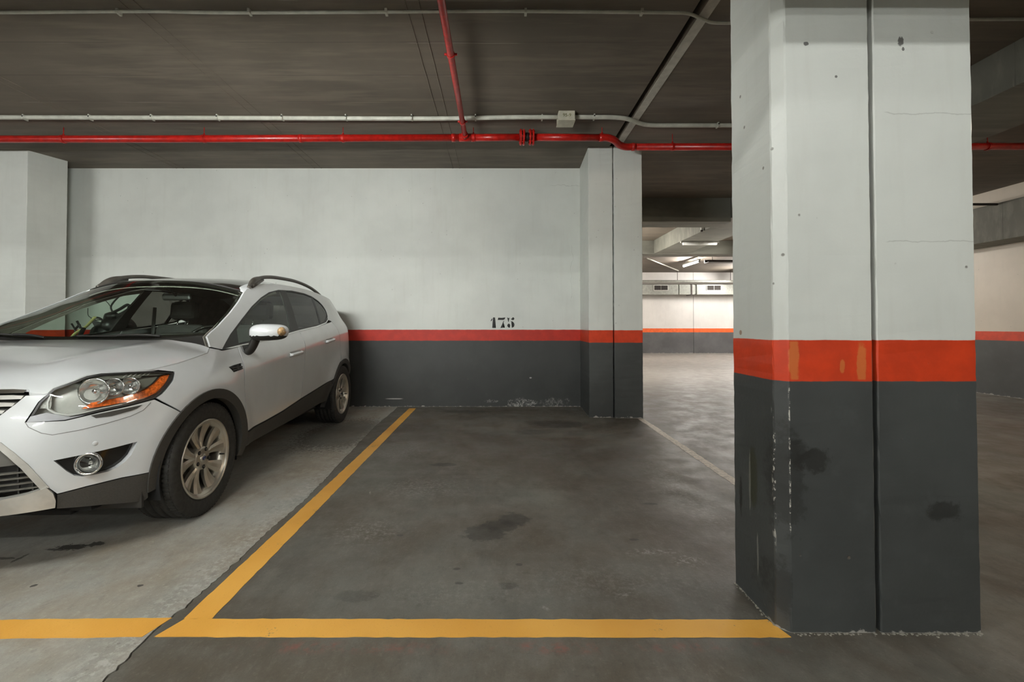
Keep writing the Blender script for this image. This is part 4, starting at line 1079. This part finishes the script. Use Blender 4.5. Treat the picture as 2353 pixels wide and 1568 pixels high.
# white roof edges and tail
we = [(u_, v_) for u_, v_ in side_r if v_ > .3]
whi = [(A1[0]+.012, A1[1]-.043)]+rin+[(3.50, rin[-1][1]-.038), (3.525, 0), (end_u-.004, 0)]+[(u_, v_) for u_, v_ in side_r[::-1] if v_ > .02]
sheet('roof_panel', whi, roof, M_paint, car, join=True, th=.012, step=.04)
sheet('headliner', FE[:-1]+[(u_, v_-.04) for u_, v_ in side_r if u_ < 3.6]+[(3.6, 0)], roof, M_inner, car, join=True, off=-.05, th=.004, step=.1)
# rails
for a in (1, -1):
    rp_ = [(1.90, 1.500), (1.945, 1.535), (2.03, 1.578), (2.15, 1.612), (2.30, 1.636), (2.49, 1.650), (2.85, 1.657), (3.10, 1.643), (3.30, 1.617), (3.46, 1.580), (3.56, 1.548)]
    rv = [.630, .622, .612, .606, .600, .598, .602, .610, .618, .626, .632]
    pts = curve([(a*v_, u_, z_) for (u_, z_), v_ in zip(rp_, rv)], 5)
    n = len(pts); rr = [.020+(.012 if 4 < i < 14 else 0)*math.sin((i-4)/10*PI) for i in range(n)]
    tubeo('roof_rail', pts, rr, M_rail, car, 12, flat=(.75, .85))
    # foot web at the front
    bm = bmesh.new()
    for sgn in (-.009, .009):
        pass
    tube(bm, [(a*.628, 1.95, 1.520), (a*.618, 2.06, 1.562), (a*.610, 2.20, 1.598)], [.022, .024, .008], 10, flat=(.6, 1.1)); link('rail_foot', bm, M_rail, car, True)
tubeo('aerial', [(0, 3.62, 1.585), (.01, 3.76, 1.72)], [.006, .0025], M_trimb, car, 8)
tubeo('rear_wiper_pivot', [(.47, 4.30, 1.20), (.49, 4.40, 1.22), (.49, 4.41, 1.30)], .014, M_trimb, car, 8)

# door mirrors
for a in (1, -1):
    def mp(v_, u_, w_): return (a*v_, u_, w_)
    dm = sheet('mirror_base', [(1.985, .985), (2.075, .978), (2.09, 1.035), (1.995, 1.030)], S, M_trimb, car, off=.012, th=.014, sides=(a,))[0]
    tubeo('mirror_arm', curve([mp(.855, 1.425, .985), mp(.885, 1.42, .985), mp(.915, 1.41, 1.02), mp(.945, 1.40, 1.075), mp(.965, 1.40, 1.10)], 5), [.034]*5+[.034]*16, M_trimb, dm, 14, flat=(1.1, .8))
    # shell: rounded box bulging forward
    bm = bmesh.new(); N, Mm = 28, 14; rows = []
    cv, cu, cw = 1.045, 1.41, 1.128
    for j in range(Mm+1):
        t = j/Mm   # 0 at the glass rim, 1 at the nose
        sc = (1-t**2.6)**.5 if t < 1 else 0
        row = []
        for i in range(N):
            q = 2*PI*i/N; cx_ = math.copysign(abs(math.cos(q))**.62, math.cos(q)); sz = math.copysign(abs(math.sin(q))**.72, math.sin(q))
            vv = cv+cx_*.122*max(sc, .02); ww = cw+sz*.062*max(sc, .02)*(1-.14*cx_ if sz > 0 else 1)+.006*cx_*sc
            row.append(bm.verts.new((a*vv, cu-t*.105-.02*(-cx_)*0+.035*cx_*sc, ww)))
        rows.append(row)
    for A, B in zip(rows, rows[1:]):
        for i in range(N): bm.faces.new((A[i], A[(i+1) % N], B[(i+1) % N], B[i]))
    bm.faces.new(rows[-1])
    bmesh.ops.recalc_face_normals(bm, faces=bm.faces)
    # split the lower third off as the black tray
    low_ = [f for f in bm.faces if f.calc_center_median().z < cw-.022]
    bm2 = bm.copy()
    bmesh.ops.delete(bm, geom=[f for f in bm.faces if f.calc_center_median().z < cw-.026], context='FACES')
    bmesh.ops.delete(bm2, geom=[f for f in bm2.faces if f.calc_center_median().z >= cw-.026], context='FACES')
    link('mirror_cap', bm, M_paint, dm, True)
    for v in bm2.verts: v.co.z += .0; 
    link('mirror_tray', bm2, M_trimb, dm, True)
    bm = bmesh.new(); N = 24; vs = []
    for i in range(N):
        q = 2*PI*i/N; cx_ = math.copysign(abs(math.cos(q))**.62, math.cos(q)); sz = math.copysign(abs(math.sin(q))**.72, math.sin(q))
        vs.append(bm.verts.new((a*(cv+cx_*.112), cu-.004+.032*cx_, cw+sz*.054)))
    bm.faces.new(vs); link('mirror_glass', bm, M_chrome, dm)
    bm = bmesh.new(); bmesh.ops.create_uvsphere(bm, u_segments=16, v_segments=10, radius=1)
    for v in bm.verts: v.co = Vector((a*(cv+.098)+v.co.x*.026, cu-.028+v.co.y*.050, cw+.006+v.co.z*.034))
    link('mirror_indicator', bm, plain('indicator_clear_amber', (.42, .27, .13), .15, coat=.7, var=.5, vscale=60), dm, True)

# wheels
def wheel(uc, a):
    C0 = Vector((a*.905, uc, .345)); ax = Vector((a, 0, 0)); R = .345
    pr = [(.238, -.215), (.250, -.232), (.290, -.240), (.320, -.236), (.338, -.222), (.3435, -.200)]
    ty = [(r, x) for r, x in pr]
    for gx in (-.180, -.135, -.09, -.045):
        ty += [(.345, gx-.008), (.336, gx-.005), (.336, gx+.003), (.345, gx+.006)]
    ty += [(.3435, -.020), (.336, -.006), (.318, .004), (.292, .006), (.262, .002), (.244, -.006), (.238, -.012)]
    t_ = latheo('tyre', ty, C0, ax, M_rubber, car, 64)
    # shoulder and tread sipes as real shallow blocks
    bm = bmesh.new(); n = 84
    for k in range(n):
        q = 2*PI*k/n
        for (xa, xb, rr, dr) in ((-.040, -.008, .3450, .0062), (-.083, -.053, .3452, .002), (-.128, -.098, .3452, .002), (-.215, -.188, .343, .004)):
            c, s_ = math.cos(q), math.sin(q); d = 2*PI/n*.30
            P = []
            for (x, ang, r) in ((xa, -d, rr), (xb, -d, rr-.004*(xb > -.02)), (xb, d, rr-.004*(xb > -.02)), (xa, d, rr)):
                for e in (0, dr): P.append(bm.verts.new((C0.x+a*x, C0.y+math.cos(q+ang)*(r-.006+e+.002), C0.z+math.sin(q+ang)*(r-.006+e+.002))))
            bm.faces.new((P[1], P[3], P[5], P[7]))
            for i in range(4):
                j = (i+1) % 4; bm.faces.new((P[2*i], P[2*j], P[2*j+1], P[2*i+1]))
    bmesh.ops.recalc_face_normals(bm, faces=bm.faces); 
    link('tread_blocks', bm, M_rubber, t_, kind='stuff')
    Rw = latheo('rim', [(.243, -.010), (.243, .0), (.236, .003), (.228, -.002), (.222, -.018), (.212, -.060), (.205, -.19), (.195, -.19), (.205, -.06), (.214, -.012)], C0, ax, M_alloy, car, 56, closed=True)
    latheo('brake_disc', [(.05, -.10), (.14, -.10), (.14, -.112), (.05, -.112)], C0, ax, plain('brake_iron', (.05, .045, .04), .5, metal=.6), Rw, 32, False, True)
    latheo('wheel_back', [(.0, -.15), (.205, -.15), (.205, -.155), (0, -.155)], C0, ax, M_under, Rw, 32, False)
    latheo('hub', [(.0, -.028), (.028, -.028), (.034, -.032), (.052, -.026), (.070, -.030), (.075, -.045), (.075, -.10)], C0, ax, M_alloy, Rw, 32)
    for k in range(10):
        pair = k//2; base = 2*PI*pair/5+PI/2+.12; q = base+(.30 if k % 2 else -.30)
        bm = bmesh.new(); st = 7; prev = None
        for i in range(st+1):
            t = i/st; r = .050+(.232-.050)*t
            ang = q+(-1 if k % 2 else 1)*.22*(1-t)**2 + .0
            wd = .015+.031*t**1.3; z0 = -.030-.012*math.sin(t*PI)+.016*t**2; dp = .030-.012*t
            er = Vector((0, math.cos(ang), math.sin(ang))); et = Vector((0, -math.sin(ang), math.cos(ang)))
            base_ = C0+er*r
            ring = [bm.verts.new(base_-et*wd+ax*(z0-dp)), bm.verts.new(base_-et*wd+ax*(z0-.004)), bm.verts.new(base_-et*wd*.35+ax*(z0+.003)), bm.verts.new(base_+et*wd*.35+ax*(z0+.003)), bm.verts.new(base_+et*wd+ax*(z0-.004)), bm.verts.new(base_+et*wd+ax*(z0-dp))]
            if prev:
                for m in range(6): bm.faces.new((prev[m], prev[(m+1) % 6], ring[(m+1) % 6], ring[m]))
            prev = ring
        bmesh.ops.recalc_face_normals(bm, faces=bm.faces)
        link('spoke', bm, M_alloy, Rw, False)
    for k in range(5):
        ang = 2*PI*k/5+PI/2+.12+PI/5; c = C0+Vector((0, math.cos(ang)*.056, math.sin(ang)*.056))
        latheo('lug_recess', [(.0, -.026), (.0125, -.026), (.0125, -.023)], c, ax, M_under, Rw, 12)
        latheo('lug_nut', [(.0, -.019), (.008, -.019), (.009, -.026)], c, ax, plain('lug_nut_steel', (.12, .11, .10), .4, metal=.8), Rw, 6, False)
    cp = latheo('centre_cap', [(.0, -.018), (.022, -.018), (.027, -.022), (.028, -.03)], C0, ax, M_alloy, Rw, 24)
    ov = latheo('badge', [(.0, .0015), (.019, .001), (.0205, 0)], (0, 0, 0), (a, 0, 0), plain('badge_blue', (.02, .03, .09), .25, coat=.5), Rw, 24)
    for v in ov.data.vertices: v.co = Vector((v.co.x, v.co.y, v.co.z*.62))+C0+ax*-.0178
    vv = latheo('valve', [(.0, .01), (.004, .01), (.005, -.02)], C0+Vector((0, math.cos(-.15)*.205, math.sin(-.15)*.205))+ax*-.02, ax, M_under, Rw, 8)
    return t_
for uc in (FA, RA):
    for a in (1, -1): wheel(uc, a)

# underside and inner shell behind the gaps
bm = bmesh.new(); box(bm, -.74, .74, 1.34, 3.14, .25, .40); box(bm, -.49, .49, .35, 1.34, .22, .60); box(bm, -.49, .49, 3.14, 4.2, .22, .55); box(bm, -.60, .60, .30, .46, .24, .62); box(bm, -.72, .72, 4.08, 4.30, .28, .6)
link('underbody', bm, M_under, car)
sh = [(1.92, .40), (2.9, .45), (3.70, .56)]+arch(RA, RO+.03, D(148), D(20), 12)+[(4.5, .62), (4.6, 1.0), (3.9, 1.15), (3.0, 1.06), (1.98, .96), (1.70, .93), (1.3, .90)]+arch(FA, RO+.03, D(100), D(14), 10)
sheet('inner_shell', sh, S, M_under, car, off=-.028, th=.004, step=.06)
boxo('lower_shield', (-.70, .70, .30, .45, .26, .34), M_under, car)
boxo('mud_flap', (.60, .84, .44, .455, .215, .30), M_trimb, car)
boxo('mud_flap', (-.84, -.60, .44, .455, .215, .30), M_trimb, car)

# ---- interior
def rbox(name, x0, x1, y0, y1, z0, z1, mat, bev=.03, parent=car, tilt=0):
    bm = bmesh.new(); box(bm, x0, x1, y0, y1, z0, z1, bev)
    if tilt:
        bmesh.ops.rotate(bm, verts=bm.verts, cent=((x0+x1)/2, (y0+y1)/2, z0), matrix=Matrix.Rotation(tilt, 3, 'X'))
    return link(name, bm, mat, parent)
rbox('dashboard', -.72, .72, 1.22, 1.62, .80, 1.075, M_dash, .05)
rbox('cabin_floor', -.78, .78, 1.2, 4.1, .38, .44, M_dash, .01)
rbox('instrument_hood', .20, .56, 1.42, 1.66, 1.05, 1.125, M_dash, .03)
for x in (-.37, .37):
    st_ = rbox('front_seat', x-.25, x+.25, 1.95, 2.45, .55, .72, M_seat, .05)
    rbox('seat_back', x-.24, x+.24, 2.42, 2.55, .66, 1.20, M_seat, .05, st_, -.22)
    rbox('head_restraint', x-.13, x+.13, 2.56, 2.66, 1.235, 1.42, M_seat, .04, st_, -.1)
    for p_ in (-.05, .05): tubeo('restraint_post', [(x+p_, 2.57, 1.16), (x+p_, 2.60, 1.25)], .006, M_chrome, st_, 6)
st_ = rbox('rear_seat', -.65, .65, 3.0, 3.45, .55, .75, M_seat, .05)
rbox('seat_back', -.65, .65, 3.42, 3.55, .68, 1.16, M_seat, .05, st_, -.25)
for x in (-.42, .42): rbox('head_restraint', x-.12, x+.12, 3.56, 3.64, 1.18, 1.32, M_seat, .03, st_, -.1)
# steering wheel
bm = bmesh.new(); cS = Vector((.37, 1.74, 1.01)); ax_ = Vector((0, -.88, .48)).normalized(); uu = Vector((1, 0, 0)); vv_ = ax_.cross(uu)
ring = [cS+(uu*math.cos(t*2*PI/32)+vv_*math.sin(t*2*PI/32))*.185 for t in range(33)]
tube(bm, ring, .014, 8, cap=False); sw = link('steering_wheel', bm, M_gloss, car, True)
bm = bmesh.new(); bmesh.ops.create_uvsphere(bm, u_segments=16, v_segments=8, radius=.07)
for v in bm.verts: v.co = cS+Vector((v.co.x, v.co.y*.5, v.co.z))
link('wheel_hub', bm, M_dash, sw, True)
for q in (0, PI, -PI/2): tubeo('wheel_spoke', [cS, cS+(uu*math.cos(q)+vv_*math.sin(q))*.18], .012, M_dash, sw, 8)
tubeo('steering_column', [cS, cS-ax_*.22], .035, M_dash, sw, 10)
mir = rbox('rear_view_mirror', -.12, .12, 1.93, 1.965, 1.395, 1.455, M_trimb, .015)
tubeo('mirror_stem', [(0, 1.94, 1.43), (0, 1.83, 1.50)], .009, M_trimb, mir, 8)
for x in (.76, -.76):
    tubeo('seat_belt', [(x*.86, 2.60, 1.36), (x*.93, 2.62, .8)], .02, M_dash, car, 6, flat=(.2, 1))
# inner door cards, light pillars
sheet('door_card', [(1.97, .5), (3.95, .6), (3.95, 1.15), (1.99, 1.01)], S, M_dash, car, off=-.045, th=.006, step=.12)

# ================================================================ MOTORCYCLE beyond the car
MX, MY = -4.68, 5.42
mo = empty('motorcycle', (MX, MY, 0), 0, local=True); tag(mo, 'black motorcycle with yellow fork seen through the car windscreen', 'motorcycle')
M_mblk = plain('motorcycle_black', (.010, .010, .010), .4); M_myel = plain('motorcycle_yellow', (.60, .56, .22), .35)
def ell(name, c, r, mat, tilt=0, par=None):
    bm = bmesh.new(); bmesh.ops.create_uvsphere(bm, u_segments=18, v_segments=12, radius=1)
    for v in bm.verts: v.co = Vector((v.co.x*r[0], v.co.y*r[1], v.co.z*r[2]))
    bmesh.ops.rotate(bm, verts=bm.verts, cent=(0, 0, 0), matrix=Matrix.Rotation(tilt, 3, 'X')); bmesh.ops.translate(bm, verts=bm.verts, vec=c)
    return link(name, bm, mat, par or mo, True)
for nm, y_ in (('front_wheel', -.68), ('rear_wheel', .66)):
    bm = bmesh.new(); tube(bm, [(0, y_+.27*math.cos(k*PI/16), .33+.27*math.sin(k*PI/16)) for k in range(33)], .055, 10, cap=False); wf = link(nm, bm, M_rubber, mo, True)
    for k in range(5): tubeo('spoke', [(0, y_, .33), (0, y_+.25*math.cos(k*2*PI/5), .33+.25*math.sin(k*2*PI/5))], .012, M_mblk, wf, 6)
for x in (-.09, .09): tubeo('fork_tube', [(x, -.68, .33), (x*.8, -.25, 1.15)], .022, M_mblk, mo, 10)
tubeo('fork_guard', curve([(.01, -.2, 1.28), (-.09, -.2, 1.17), (-.22, -.2, 1.085), (-.28, -.2, 1.0)], 4), .017, M_myel, mo, 8, flat=(1.3, .6))
ell('fuel_tank', (.04, .10, 1.16), (.115, .24, .15), M_mblk, -.15); ell('seat', (.02, .42, 1.02), (.13, .34, .07), M_seat, .06); ell('engine', (0, 0, .50), (.17, .27, .24), M_steel)
ell('frame_body', (0, .05, .84), (.12, .42, .20), M_mblk); ell('instrument_pod', (.06, -.03, 1.30), (.075, .06, .045), M_mblk, .3); ell('fairing', (-.03, -.05, 1.08), (.13, .10, .12), M_mblk, .2)
ell('tail_unit', (0, .74, 1.08), (.08, .16, .05), M_mblk, .3); ell('front_mudguard', (0, -.68, .64), (.07, .27, .05), M_myel)
tubeo('handlebar', curve([(.03, 0, 1.33), (.155, -.03, 1.377), (.26, -.06, 1.424), (.295, -.06, 1.414)], 4), .017, M_mblk, mo, 8)
tubeo('hand_guard', curve([(.10, -.03, 1.285), (.21, -.06, 1.32), (.31, -.09, 1.372), (.298, -.07, 1.41)], 4), .022, M_mblk, mo, 8, flat=(.5, 1.2))
tubeo('handlebar', curve([(.02, 0, 1.32), (-.04, .0, 1.315), (-.065, 0, 1.245), (-.12, 0, 1.27), (-.185, 0, 1.277)], 4), .013, M_mblk, mo, 8)
tubeo('brake_lever', [(-.05, -.03, 1.25), (-.12, -.04, 1.245), (-.18, -.04, 1.262)], .007, M_steel, mo, 6)
ms = tubeo('mirror_stalk', curve([(.045, 0, 1.33), (.02, 0, 1.40), (.05, 0, 1.46), (.105, 0, 1.52), (.15, 0, 1.56)], 4), .010, M_mblk, mo, 6)
ell('mirror_head', (.19, 0, 1.58), (.065, .014, .035), M_mblk, 0, ms)
tubeo('clutch_cable', curve([(.02, 0, 1.40), (-.02, 0, 1.455), (-.07, 0, 1.482), (-.12, -.05, 1.44)], 4), .004, M_mblk, mo, 6)
tubeo('brake_cable', curve([(-.257, 0, 1.39), (-.25, 0, 1.30), (-.18, 0, 1.257)], 4), .004, M_mblk, mo, 6)
bm = bmesh.new(); A_ = [(-.195, -.03, 1.25), (-.125, -.03, 1.125), (-.075, -.03, 1.215)]
vs = [bm.verts.new(v) for v in A_]+[bm.verts.new((v[0], v[1]+.03, v[2])) for v in A_]
for f in ((0, 1, 2), (5, 4, 3), (0, 3, 4, 1), (1, 4, 5, 2), (2, 5, 3, 0)): bm.faces.new([vs[i] for i in f])
link('wind_deflector', bm, M_mblk, mo)
tubeo('crash_bar', curve([(.13, 0, 1.25), (.172, 0, 1.156), (.215, 0, 1.182), (.28, 0, 1.205)], 4), .013, M_mblk, mo, 8)
tubeo('crash_bar', curve([(.13, 0, 1.13), (.22, 0, 1.10), (.34, 0, 1.13)], 4), .016, M_mblk, mo, 8)
pg = tubeo('indicator_arm', [(-.30, 0, .80), (-.40, 0, 1.0), (-.406, 0, 1.135), (-.449, 0, 1.203)], .010, M_mblk, mo, 8)
tubeo('indicator_stem', [(-.406, 0, 1.135), (-.35, 0, 1.195)], .013, M_mblk, pg, 8); tubeo('indicator_head', [(-.385, 0, 1.235), (-.33, 0, 1.135)], .013, M_mblk, pg, 8)
tubeo('cross_brace', [(0, 0, .80), (-.30, 0, .80)], .012, M_mblk, mo, 8)
tubeo('side_stand', [(.05, .1, .3), (.26, .05, .0)], .013, M_steel, mo, 8)
tubeo('exhaust', [(-.16, .1, .4), (-.17, .75, .6)], [.035, .05], M_steel, mo, 12)
# small bits on the floor and dirt crust at the column foot
rg = random.Random(11)
bm = bmesh.new()
for k in range(170):
    t = rg.random()
    if t < .7: x, y = 1.12+rg.random()*.73, 1.742-abs(rg.gauss(0, .006))
    else: q = rg.random(); x, y = 1.085-abs(rg.gauss(0, .006)), 1.78+q*.3
    s_ = rg.uniform(.0012, .004); box(bm, x-s_, x+s_, y-s_*.8, y+s_*.8, 0, s_*.9)
o = link('plaster_crumbs', bm, plain('pale_plaster', (.30, .285, .24), .9)); tag(o, 'pale plaster crumbs along the foot of the near column', 'debris', kind='stuff')
